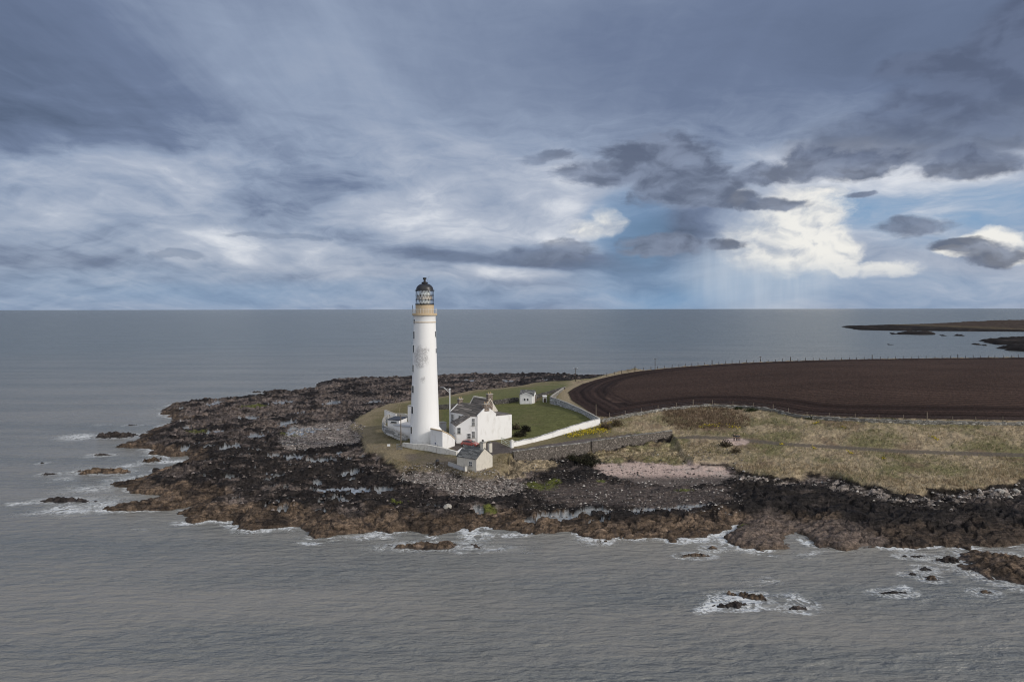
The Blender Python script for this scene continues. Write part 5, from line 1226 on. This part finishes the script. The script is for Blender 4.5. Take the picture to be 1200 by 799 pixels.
# dark posts / wall near the cottage
x, y = unp(512.3, 544.5, zU); z = gz(x, y)
o = thing('waste_bin', 'dark squat bin with a rounded lid standing on the worn track left of the cottage', 'bin', (x, y, z))
MB().lathe(x, y, [(.36, z-.1), (.42, z+.15), (.40, z+.85)], 14).build('body', M_dwood, o, True); MB().lathe(x, y, [(.44, z+.85), (.40, z+1.0), (.22, z+1.22), (.08, z+1.3)], 14).build('lid', M_black, o, True)
q_ = [unp(525.5, 545.5, zU), unp(533, 547.6, zU), unp(543.6, 551.2, zU)]
wall_line('low_wall', [(x, y, gz(x, y)+.75) for x, y in q_], .3, M_grey, 'low grey wall running down in front of the cottage', 'wall', cope=(.08, .03), copem=M_coping, down=1.4)
x, y = unp(545.6, 552.0, zU); z = gz(x, y); o = thing('stone_post', 'pale stone post at the end of the low grey wall by the cottage', 'post', (x, y, z)); MB().box(Fr((x, y), (1, .3)), -.25, .25, -.25, .25, z-.5, z+1.05).build('shaft', M_white_old, o, bevel=.03)
MB().box(Fr((x, y), (1, .3)), -.29, .29, -.29, .29, z+1.053, z+1.15).build('cap', M_coping, o)

# ================================================================ hut in the garden and small shed
a = np.array(((609.6-600)/F*243, 243)); b_ = np.array(((623.3-600)/F*242, 242)); f = Fr(a, b_-a); w = float(np.linalg.norm(b_-a)); zb_ = zof(473.6, 243)
o = thing('garden_hut', 'small white gabled hut with two dark windows in the green garden', 'hut', (a[0], a[1], zb_))
gable_block(f, 0, w, 0, 1.9, zb_-.8, zof(463.4, 243), zof(460.2, 243), o, M_white, M_slate_g, cope=False)
f3 = Fr(f(w+.40, .6)[:2], f.b); gable_block(f3, 0, 4.0, 0, w+.8, zb_-.8, zof(463.3, 243.5), zof(457.3, 245), o, M_white, M_slate_g, cope=False)
for k in (.38, .64): window(o, f, w*k, zof(469.2, 243), .48, .75, 0, -1, bars=False, sill=False)
mb = MB(); r0, r1 = zof(463.4, 243)-.12, zof(460.2, 243)-.1
for xa in (0, w): mb.poly3([f(xa+(-.15 if xa == 0 else .15), -.14, r0), f(w/2, -.14, r1), f(w/2, -.14, r1+.25), f(xa+(-.15 if xa == 0 else .15), -.14, r0+.25)], (f.b[0]*.08, f.b[1]*.08, 0))
mb.build('bargeboard', M_trim, o)
a = np.array(((623.8-600)/F*244, 244)); f2 = Fr(a, (1, .2)); z_ = zof(472.8, 244)
o = shed('pinkish lean-to store against the right side of the white garden hut', 'shed', 'lean_to', f2, 1.2, 3.2, z_, z_+2.7, z_+2.9, M_brick, M_slate_g, ov=.05)
a = np.array(((636.2-600)/F*243.5, 243.5)); f = Fr(a, (1, .1)); zs_ = zof(472.7, 243.5)
shed('tiny grey privy with a pale roof against the garden corner wall', 'shed', 'privy', f, 1.25, 1.4, zs_, zof(464.6, 243.5), zof(463.6, 245), M_grey, M_white, doors=((.3, .0, .65, 1.8),), ov=.1)

# ================================================================ red car
def car():
    x, y = (550.5-600)/F*170.2, 170.2; z = gz(x, y)-.02
    o = thing('parked_car', 'red hatchback parked on the drive in front of the white house', 'car', (x, y, z)); f = Fr((x, y), (.93, -.36))
    m_, N, bs = mat('car_paint', (.26, .045, .035), .3, .0, .6); bs.inputs['Coat Weight'].default_value = .6; M_car = m_
    prof = [(-2.0, .32), (-2.05, .55), (-1.98, .82), (-1.75, .93), (-1.35, 1.0), (-.95, 1.03), (.75, 1.0), (1.3, .93), (1.85, .78), (2.02, .6), (2.0, .32)]
    def arches(): return prof
    # body shell: lofted across the width
    secs = [(-.84, .86), (-.80, .99), (-.5, 1.02), (0, 1.03), (.5, 1.02), (.80, .99), (.84, .86)]
    n = len(prof); vs = []; fs = []
    for yy, k in secs:
        for px, pz2 in prof: vs.append(f(px*(.97 if abs(yy) > .82 else 1), yy, z+.32+(pz2-.32)*k))
    for s_ in range(len(secs)-1):
        for i in range(n): a = s_*n+i; b2 = s_*n+(i+1) % n; fs.append((a, b2, b2+n, a+n))
    fs += [tuple(range(n))[::-1], tuple((len(secs)-1)*n+i for i in range(n))]
    body = MB().add(vs, fs).build('body', M_car, o, True)
    # greenhouse
    lo_ = [(-1.85, .93), (-.2, 1.0), (1.05, .96)]; 
    cab = [(-1.85, .92, .74), (-1.55, 1.36, .60), (-.9, 1.45, .60), (-.1, 1.43, .60), (.35, 1.34, .60), (1.12, .94, .74)]
    vs = []; 
    for px, pz2, hw in cab: vs += [f(px, -hw, z+pz2), f(px, hw, z+pz2)]
    vs += [f(-1.85, -.74, z+.8), f(-1.85, .74, z+.8), f(1.12, -.74, z+.8), f(1.12, .74, z+.8)]
    k = len(cab); fs = [(2*i, 2*i+1, 2*i+3, 2*i+2) for i in range(k-1)]+[(12, 0, 2, 4, 6, 8, 10, 14), (13, 15, 11, 9, 7, 5, 3, 1), (12, 13, 1, 0), (14, 10, 11, 15), (12, 14, 15, 13)]
    MB().add(vs, fs).build('cabin', M_car, body)
    def glass(pts, nm, off): 
        mb = MB(); mb.poly3(pts, off); return mb.build(nm, M_pane, body)
    for s_ in (-1, 1):
        hw = lambda zz: .74-(zz-.92)/.5*.14
        for nm, pl2 in (('side_window', [(-1.6, 1.0), (-1.42, 1.33), (-.85, 1.38), (-.75, 1.02)]), ('side_window', [(-.68, 1.02), (-.78, 1.38), (-.1, 1.37), (.28, 1.28), (.78, 1.02)])):
            glass([f(a, s_*(hw(b2)+.012), z+b2) for a, b2 in pl2], nm, (f.b[0]*s_*.01, f.b[1]*s_*.01, 0))
    glass([f(.42, -.54, z+1.325), f(.42, .54, z+1.325), f(1.03, .66, z+1.005), f(1.03, -.66, z+1.005)], 'windscreen', (0, 0, .012))
    glass([f(-1.6, -.54, z+1.31), f(-1.6, .54, z+1.31), f(-1.83, .64, z+1.0), f(-1.83, -.64, z+1.0)], 'rear_window', (-.02*f.a[0], -.02*f.a[1], .01))
    M_tyre = flat('tyre_rubber', (.015, .015, .016), .9)
    for xx in (-1.28, 1.28):
        for s_ in (-1, 1):
            p = np.array(f(xx, s_*.70, z+.31)); q = np.array(f(xx, s_*.86, z+.31)); w = MB().tube(p, q, .31, 18).build('wheel', M_tyre, o)
            q2 = np.array(f(xx, s_*.875, z+.31)); MB().tube(q, q2, .19, 12).build('rim', M_iron, w)
    for s_ in (-1, 1):
        MB().box(f, 1.93, 2.04, s_*.62-.16, s_*.62+.16, z+.60, z+.72).build('headlight', M_whitem, body)
        MB().box(f, -2.07, -1.98, s_*.66-.12, s_*.66+.12, z+.62, z+.85).build('tail_light', flat('tail_red', (.2, .01, .01), .3), body)
        MB().box(f, .68, .86, s_*.92-.10, s_*.92+.06, z+.98, z+1.1).build('wing_mirror', M_car, body)
    MB().box(f, 1.96, 2.08, -.74, .74, z+.34, z+.50).build('bumper', M_black, body)
    MB().box(f, -2.10, -1.98, -.74, .74, z+.34, z+.50).build('bumper', M_black, body)
car()

# ================================================================ three walkers
def person(px, label, jacket, trousers, hair, ph, face):
    x, y = unp(px, 517.3, zU); z = gz(x, y)
    o_ = thing('person', label, 'person', (x, y, z), 'walkers standing on the sandy patch by the path')
    c, s_ = math.cos(face), math.sin(face)
    def W_(p): return (x+p[0]*c-p[1]*s_, y+p[0]*s_+p[1]*c, z+p[2])
    def skin(name, pts, edges, mt, par, lvl=1):
        me = bpy.data.meshes.new(name); me.from_pydata([tuple(np.array(W_(p[:3]))-np.array((x, y, z))) for p in pts], edges, []); ob = bpy.data.objects.new(name, me); SC.collection.objects.link(ob)
        md = ob.modifiers.new('s', 'SKIN'); me.skin_vertices[0].data[0].use_root = True
        for i, p in enumerate(pts): me.skin_vertices[0].data[i].radius = (p[3], p[3] if len(p) < 5 else p[4])
        m2 = ob.modifiers.new('d', 'SUBSURF'); m2.levels = lvl; m2.render_levels = lvl
        dg = bpy.context.evaluated_depsgraph_get(); me2 = bpy.data.meshes.new_from_object(ob.evaluated_get(dg)); bpy.data.objects.remove(ob)
        me2.materials.clear(); me2.materials.append(mt); me2.polygons.foreach_set('use_smooth', [True]*len(me2.polygons))
        q = bpy.data.objects.new(name, me2); SC.collection.objects.link(q); q.parent = par; q['_w'] = (x, y, z); TMP.append(q); return q
    st = .10*ph
    sk = flat('skin', (.48, .30, .22), .6)
    body = skin('body', [(0, 0, .95, .14, .10), (0, 0, 1.2, .13, .10), (0, 0, 1.42, .15, .09), (0, 0, 1.52, .06), (0, .01, 1.62, .085), (0, .01, 1.70, .075),
        (-.19, 0, 1.40, .05), (-.25, .02, 1.15, .04), (-.22, .12, .93, .035), (-.22, .16, .86, .03), (.19, 0, 1.40, .05), (.25, -.02, 1.15, .04), (.26, -.04+st, .92, .035), (.26, -.03+st, .83, .03),
        (-.10, 0, .86, .085), (-.11, st, .48, .06), (-.11, .02, .09, .045), (-.11, .15, .04, .04), (.10, 0, .86, .085), (.12, -st, .48, .06), (.12, -.06, .09, .045), (.12, .07, .04, .04)],
        [(0, 1), (1, 2), (2, 3), (3, 4), (4, 5), (2, 6), (6, 7), (7, 8), (8, 9), (2, 10), (10, 11), (11, 12), (12, 13), (0, 14), (14, 15), (15, 16), (16, 17), (0, 18), (18, 19), (19, 20), (20, 21)], sk, o_)
    skin('jacket', [(0, 0, .90, .19, .14), (0, 0, 1.2, .17, .135), (0, 0, 1.40, .19, .12), (0, 0, 1.50, .085), (-.20, 0, 1.39, .075), (-.26, .02, 1.15, .062), (-.23, .11, .95, .052), (.20, 0, 1.39, .075), (.26, -.02, 1.15, .062), (.27, -.04+st, .94, .052)],
         [(0, 1), (1, 2), (2, 3), (2, 4), (4, 5), (5, 6), (2, 7), (7, 8), (8, 9)], flat('jacket_cloth', jacket, .8), body)
    skin('trousers', [(0, 0, .94, .16, .13), (-.10, 0, .84, .105), (-.11, st, .48, .082), (-.11, .02, .10, .068), (.10, 0, .84, .105), (.12, -st, .48, .082), (.12, -.06, .10, .068)],
         [(0, 1), (1, 2), (2, 3), (0, 4), (4, 5), (5, 6)], flat('trouser_cloth', trousers, .85), body)
    skin('hair', [(0, -.03, 1.66, .088), (0, -.01, 1.745, .075)], [(0, 1)], flat('hair_colour', hair, .7), body)
person(860.3, 'person in a black coat, leftmost of the three by the path', (.015, .015, .02), (.02, .02, .025), (.03, .02, .015), 1, 2.8)
person(863.3, 'person in a dark blue coat, middle of the three by the path', (.02, .03, .06), (.015, .015, .018), (.08, .05, .03), -1, 3.3)
person(866.2, 'person in a dark grey coat, rightmost of the three by the path', (.04, .04, .045), (.03, .03, .045), (.05, .035, .02), 1, 3.6)

# ================================================================ growing things
def vcol_mat(name, rough=.9):
    m, N, bs = mat(name, rough=rough, spec=.15); c = N.new('ShaderNodeVertexColor'); c.layer_name = 'Col'; N.l.new(c.outputs[0], bs.inputs['Base Color']); return m
M_leaf = vcol_mat('leafage')
def tri_mesh(name, V, Ccol, mt, loc=(0, 0, 0), quads=None):
    V = V.reshape(-1, 3)-np.array(loc); n = len(V)//3
    me = bpy.data.meshes.new(name); me.vertices.add(len(V)); me.vertices.foreach_set('co', V.astype(np.float32).ravel()); me.loops.add(len(V)); me.loops.foreach_set('vertex_index', np.arange(len(V), dtype=np.int32))
    me.polygons.add(n); me.polygons.foreach_set('loop_start', np.arange(0, len(V), 3, dtype=np.int32)); me.update(calc_edges=True)
    a = me.color_attributes.new('Col', 'FLOAT_COLOR', 'POINT'); c4 = np.ones((len(V), 4), np.float32); c4[:, :3] = np.repeat(Ccol, 3, 0); a.data.foreach_set('color', c4.ravel())
    me.materials.append(mt); return me
rng = np.random.default_rng(3)
def gzv(x, y):
    r = np.interp(-y, -_D, np.arange(len(_D))); c = np.clip(((x/y*F+600)+140)/1.08, 0, Z.shape[1]-1.01)
    r0 = np.clip(r.astype(int), 0, len(_D)-2); c0 = c.astype(int); return Z[r0, c0]
def tufts(n, region, h0, h1, cols, blades=5, spread=.18, wid=.05, zf=None, lean=.35):
    pxs = rng.uniform(region[0], region[1], n*3); pys = rng.uniform(region[2], region[3], n*3)
    Dd = (H-5.0)*F/(pys-HY); x = (pxs-600)/F*Dd; y = Dd
    keepm = rng.random(n*3) < (Dd/Dd.max())**2; x, y = x[keepm][:n], y[keepm][:n]
    if zf is not None: k = zf(x, y); x, y = x[k], y[k]
    z = gzv(x, y); N_ = len(x)
    cc = np.array(cols)[rng.integers(0, len(cols), N_)]*rng.uniform(.7, 1.25, (N_, 1)); hb = rng.uniform(h0, h1, N_)*(1+.5*fbm(x, y, 4, 2, 700))
    V = []; Cc = []
    for b2 in range(blades):
        a = rng.uniform(0, 2*math.pi, N_); ox, oy = rng.normal(0, spread, N_), rng.normal(0, spread, N_); h = hb*rng.uniform(.6, 1.1, N_); w = wid*rng.uniform(.6, 1.3, N_)
        lx, ly = rng.normal(.15, lean, N_)*h, rng.normal(0, lean, N_)*h
        p0 = np.stack([x+ox-np.cos(a)*w, y+oy-np.sin(a)*w, z-.05], 1); p1 = np.stack([x+ox+np.cos(a)*w, y+oy+np.sin(a)*w, z-.05], 1); p2 = np.stack([x+ox+lx, y+oy+ly, z+h], 1)
        V.append(np.stack([p0, p1, p2], 1)); Cc.append(cc*rng.uniform(.85, 1.15, (N_, 1)))
    return np.concatenate(V), np.concatenate(Cc)
fsd = lambda x, y: (sdf(upper, x, y, 20) > .4) & (sdf(fieldp, x, y, 20) < -.5)
def pathfree(x, y):
    pp = np.array([unp(a, b_, zU) for a, b_ in [(760,513.5),(787,510.5),(850,513.2),(920,520.3),(990,524.7),(1060.5,529.2),(1130.6,531.6),(1200.7,533.6),(1560,540)]]); d = np.full(x.shape, 1e9)
    for i in range(len(pp)-1):
        ax, ay = pp[i]; ex, ey = pp[i+1]-pp[i]; tq = np.clip(((x-ax)*ex+(y-ay)*ey)/(ex*ex+ey*ey), 0, 1); d = np.minimum(d, (x-ax-ex*tq)**2+(y-ay-ey*tq)**2)
    return (np.sqrt(d) > 1.7) & (ell(862, 517.5, 36, 8, zU, x, y) < .0)
V1, C1 = tufts(30000, (700, 1420, 474, 585), .22, .55, [(.34, .27, .18), (.42, .34, .235), (.23, .18, .115), (.20, .18, .09)], 4, .2, .05, lambda x, y: fsd(x, y) & pathfree(x, y) & (fbm(x, y, 7, 3, 711) > -.22))
V2, C2 = tufts(14000, (700, 1420, 474, 580), .15, .40, [(.115, .115, .048), (.14, .13, .06), (.095, .10, .04)], 4, .2, .05, lambda x, y: fsd(x, y) & pathfree(x, y) & (fbm(x, y, 13, 4, 305) > .0))
V3, C3 = tufts(6000, (735, 900, 478, 508), .4, .9, [(.13, .09, .062), (.17, .12, .08), (.09, .065, .045)], 5, .25, .05, lambda x, y: fsd(x, y) & pathfree(x, y) & (ell(825, 490, 110, 26, zU, x, y) > .1))
V5, C5 = tufts(9000, (855, 1420, 535, 590), .3, .75, [(.38, .30, .195), (.31, .24, .15), (.43, .35, .235)], 5, .2, .055, lambda x, y: (sdf(upper, x, y, 20) > .1) & (sdf(upper, x, y, 20) < 6), lean=.5)
me = tri_mesh('dune_grass', np.concatenate([V1, V2, V3, V5]), np.concatenate([C1, C2, C3, C5]), M_leaf); tag(link(me, 'dune_grass'), 'long straw coloured tussock grass covering the slope below the field', 'grass', kind='stuff')
V4, C4 = tufts(5000, (690, 860, 517, 545), .15, .35, [(.27, .205, .125), (.2, .16, .09), (.12, .11, .05)], 4, .2, .045, lambda x, y: (sdf(poly([(692,536),(740,527),(790,518),(830,520),(850,541),(812,541),(790,545.5),(738,541),(710,544)], zL), x, y, 5) > .2))
V6, C6 = tufts(5000, (410, 600, 530, 562), .12, .32, [(.27, .205, .125), (.2, .16, .09), (.12, .11, .05)], 4, .2, .045, lambda x, y: (sdf(upper, x, y, 20) > .1) & (sdf(upper, x, y, 20) < 3.0))
me = tri_mesh('short_grass', np.concatenate([V4, V6]), np.concatenate([C4, C6]), M_leaf); tag(link(me, 'short_grass'), 'short dry grass fringing the shore below the walls and the lighthouse', 'grass', kind='stuff')

def bush(px, py, w, h, cols, label, name='bush', n=900, f_=zU, leaf=.16, group=None, dy=.6, cat='bush', kind=None, stem=True):
    x, y = unp(px, py, f_); z = gz(x, y); s = y/F; rx, hz_ = w*s/2, h*s
    o = thing(name, label, cat, (x, y, z), group)
    u = rng.normal(size=(n, 3)); u /= np.linalg.norm(u, axis=1)[:, None]; r = rng.random(n)**.45
    bm_ = 1+.35*np.sin(u[:, 0]*4+u[:, 1]*3)*np.cos(u[:, 2]*5+px)
    P = np.stack([x+u[:, 0]*r*rx*bm_, y+u[:, 1]*r*rx*dy*bm_, z+np.abs(u[:, 2])*r*hz_*bm_], 1)
    a = rng.normal(size=(n, 3))*leaf; b_ = rng.normal(size=(n, 3))*leaf
    Vv = np.stack([P-a*.5, P+a*.5, P+b_], 1); Cc = np.array(cols)[rng.integers(0, len(cols), n)]*rng.uniform(.6, 1.3, (n, 1))
    me = tri_mesh('foliage', Vv, Cc, M_leaf, (x, y, z)); q = link(me, 'foliage', o)
    if stem:
        mb = MB()
        for k in range(5): a2 = k*1.25; mb.tube((x, y, z-.1), (x+rx*.5*math.cos(a2), y+rx*.3*math.sin(a2), z+hz_*.5), .035, 5, .015)
        mb.build('stem', M_dwood, o)
    return o
DG = [(.035, .036, .022), (.05, .045, .028), (.022, .022, .016)]; BR = [(.10, .075, .05), (.07, .055, .04), (.13, .10, .065)]
bush(688, 546, 30, 13, DG, 'large dark scrub bush at the foot of the stone retaining walls', n=2600, f_=zL)
bush(670, 545, 14, 7, DG, 'smaller dark bush left of the large scrub bush under the walls', n=800, f_=zL)
bush(608, 511.5, 15, 5.5, DG, 'dark shrub by the right hand corner of the white house', n=900)
bush(604, 503.5, 14, 7, BR+DG, 'brown bare shrub behind the right corner of the white house', n=900)
bush(616, 506.0, 12, 8, [(.018, .018, .014), (.03, .028, .02)], 'almost black hedge on the lawn right of the house', 'hedge', n=1600, leaf=.14)
bush(612, 509.5, 10, 5, [(.018, .018, .014), (.03, .028, .02)], 'low black end of the hedge nearest the white house', 'hedge', n=900, leaf=.14)
bush(655, 505.6, 7, 3, BR, 'small brown bush against the white garden wall', n=300)
bush(709, 503, 16, 8, BR, 'brown briar bush just right of the white garden wall end', n=1000)
bush(722, 500, 18, 8, BR+[(.12, .1, .04)], 'second briar bush right of the white garden wall', n=1000)
bush(850, 524, 16, 7, DG+BR, 'dark bramble bush below the sandy patch by the path', n=800)
bush(862, 531, 12, 5, BR, 'small brown bramble a little below the sandy patch', n=500)
for px, py, w, h, lb in [(880, 481.5, 18, 3.6, 'dark green bush against the field dyke, above the walkers'), (866, 479.3, 12, 2.6, 'small green bush on the field dyke left of the larger one'), (951, 491.0, 16, 4, 'dark green scrub on the dyke where it bends down'), (1040, 494, 22, 3.6, 'dark ivy scrub on the middle of the long field dyke')]:
    bush(px, py, w, h, [(.035, .045, .02), (.05, .055, .03)], lb, n=600)
def flowers(px, py, w, h, n, label, col=((.62, .46, .02), (.70, .55, .05))):
    x, y = unp(px, py, zU); s = y/F; sy = s*y/(H-5)
    k = rng.normal(size=(n, 2))*(.28, .28); X_ = x+k[:, 0]*w*s; Y_ = y+k[:, 1]*h*sy; Z_ = gzv(X_, Y_)+rng.uniform(.25, .55, n)
    P = np.stack([X_, Y_, Z_], 1); a = rng.normal(size=(n, 3))*.13; b_ = rng.normal(size=(n, 3))*.13
    V_ = np.stack([P-a*.5, P+a*.5, P+b_], 1); Cc = np.array(col)[rng.integers(0, 2, n)]*rng.uniform(.7, 1.1, (n, 1))
    P2_ = P-np.array((0, 0, .22)); V2_ = np.stack([P2_-a*.3, P2_+a*.3, P2_+(0, 0, .25)], 1); C2_ = np.tile((.05, .08, .02), (n, 1))
    z = float(Z_.min()-.3); o = thing('daffodils', label, 'flowers', (x, y, z), 'clumps of daffodils in the grass')
    tag(link(tri_mesh('blooms', V_, Cc, M_leaf, (x, y, z)), 'blooms', o), kind='stuff'); tag(link(tri_mesh('leaves', V2_, C2_, M_leaf, (x, y, z)), 'leaves', o), kind='stuff')
for a in [(672, 511.3, 22, 3.6, 260, 'clump of yellow daffodils at the lower left end of the bank by the white wall'), (688, 507, 24, 4.5, 380, 'dense band of yellow daffodils below the middle of the white wall'),
          (704, 504, 18, 5.5, 340, 'bright clump of daffodils nearest the upper end of the white wall'), (716, 498.5, 10, 3, 60, 'sparse daffodils just right of the end of the white wall'),
          (832, 501, 26, 1.6, 120, 'thin orange yellow strip of daffodils on the slope above the path, left'), (860, 502, 12, 2, 40, 'small strip of daffodils right of the thin orange strip'),
          (916, 521.8, 5, 1.5, 40, 'little daffodil clump just below the path, right of the walkers'), (953, 526.5, 6, 1.3, 30, 'faint daffodil clump in the straw grass below the path'), (955, 497.5, 8, 1.3, 40, 'small daffodil clump high on the slope under the dyke'),
          (996, 532, 4, 1.8, 40, 'bright daffodil dot below the middle of the path'), (1035, 538.5, 5, 1.5, 30, 'small daffodil clump on the lower slope, farthest down'), (1095, 515.5, 5, 2.6, 60, 'bright yellow daffodil clump on the right hand slope above the path'),
          (988, 502, 5, 1.4, 25, 'tiny daffodil clump under the dyke, second from the walkers')]:
    flowers(*a)

# ---------------------------------------------------------------- loose stones on the shore
def stones(n, region, s0, s1, cols, zone=None):
    t_ = rng.uniform(region[0], region[1], n); v_ = rng.uniform(region[2], region[3], n); Dd = (H-1.8)*F/(v_-HY); x = (t_-600)/F*Dd; y = Dd
    if zone is not None: k = zone(x, y); x, y = x[k], y[k]
    N_ = len(x); z = gzv(x, y); s = s0*(s1/s0)**(rng.random(N_)**2.2)
    oc = np.array([(1, 0, 0), (-1, 0, 0), (0, 1, 0), (0, -1, 0), (0, 0, 1), (0, 0, -1)], float); fc_ = [(0, 2, 4), (2, 1, 4), (1, 3, 4), (3, 0, 4)]
    Vr = oc[None]*(s[:, None, None]*rng.uniform(.6, 1.2, (N_, 6, 1)))*np.array((1, .85, .65)); th_ = rng.uniform(0, 6.28, N_); c, sn = np.cos(th_)[:, None], np.sin(th_)[:, None]
    Vx = Vr[..., 0]*c-Vr[..., 1]*sn+x[:, None]; Vy = Vr[..., 0]*sn+Vr[..., 1]*c+y[:, None]; Vz = Vr[..., 2]+z[:, None]+s[:, None]*.15
    P = np.stack([Vx, Vy, Vz], -1); T_ = np.stack([P[:, list(f)] for f in fc_], 1).reshape(-1, 3, 3); cc = np.array(cols)[rng.integers(0, len(cols), N_)]*rng.uniform(.6, 1.25, (N_, 1))
    return T_, np.repeat(cc, 4, 0)
inP = lambda pg: (lambda x, y: sdf(poly(pg, zL), x, y, 5) > 0)
PALE = [(.31, .275, .25), (.21, .185, .17), (.13, .115, .105), (.40, .37, .34), (.08, .072, .068)]
S = [stones(9000, (455, 625, 546, 588), .10, .36, PALE, inP([(472,552),(510,549),(545,556),(600,562),(622,574),(600,584),(540,586),(500,572),(466,566)])),
     stones(5000, (320, 430, 490, 532), .12, .45, PALE, inP([(345,500),(410,494),(428,505),(424,520),(400,524),(340,530),(322,520)])),
     stones(6000, (855, 1420, 548, 600), .10, .5, PALE, lambda x, y: (lambda d: (d < -.6) & (d > -6.5))(sdf(upper, x, y, 20))),
     stones(4000, (620, 870, 540, 600), .08, .4, PALE[1:]+[(.05, .045, .045)]),
     stones(5000, (200, 620, 470, 610), .12, .6, [(.03, .028, .028), (.10, .085, .08), (.2, .17, .155), (.05, .04, .035)], lambda x, y: (sdf(shore, x, y, 10) > 5) & (sdf(upper, x, y, 10) < -1.5))]
me = tri_mesh('shore_stones', np.concatenate([s[0] for s in S]), np.concatenate([s[1] for s in S]), vcol_mat('stone_colours', .9)); tag(link(me, 'shore_stones'), 'loose pale and dark cobbles strewn over the reef and storm beach', 'stones', kind='stuff')
for k, (px, py, w, lb) in enumerate([(1172, 583, 1.9, 'pale grey boulder under the grass edge at the far right'), (1191, 577, 1.4, 'white boulder right of the pale grey one under the grass edge'), (524, 600, 1.5, 'pale jagged boulder sitting on black weed near the front shore'), (1183, 585.5, 1.1, 'small white boulder between the two larger pale boulders')]):
    x, y = unp(px, py, zL); z = gz(x, y); bm = bmesh.new(); bmesh.ops.create_icosphere(bm, subdivisions=3, radius=w*.5)
    for v in bm.verts:
        n_ = float(fbm(np.array([v.co.x*1.3+k*9]), np.array([v.co.y*1.3+v.co.z*1.7]), 1.0, 3, 5)[0]); v.co *= 1+.5*n_; v.co.z *= .65
    me = bpy.data.meshes.new('boulder'); bm.to_mesh(me); bm.free(); me.materials.append(M_coping); tag(link(me, 'boulder', loc=(x, y, z+.15)), lb, 'boulder')

for o in TMP:
    try:
        if '_w' in o: del o['_w']
    except ReferenceError: pass
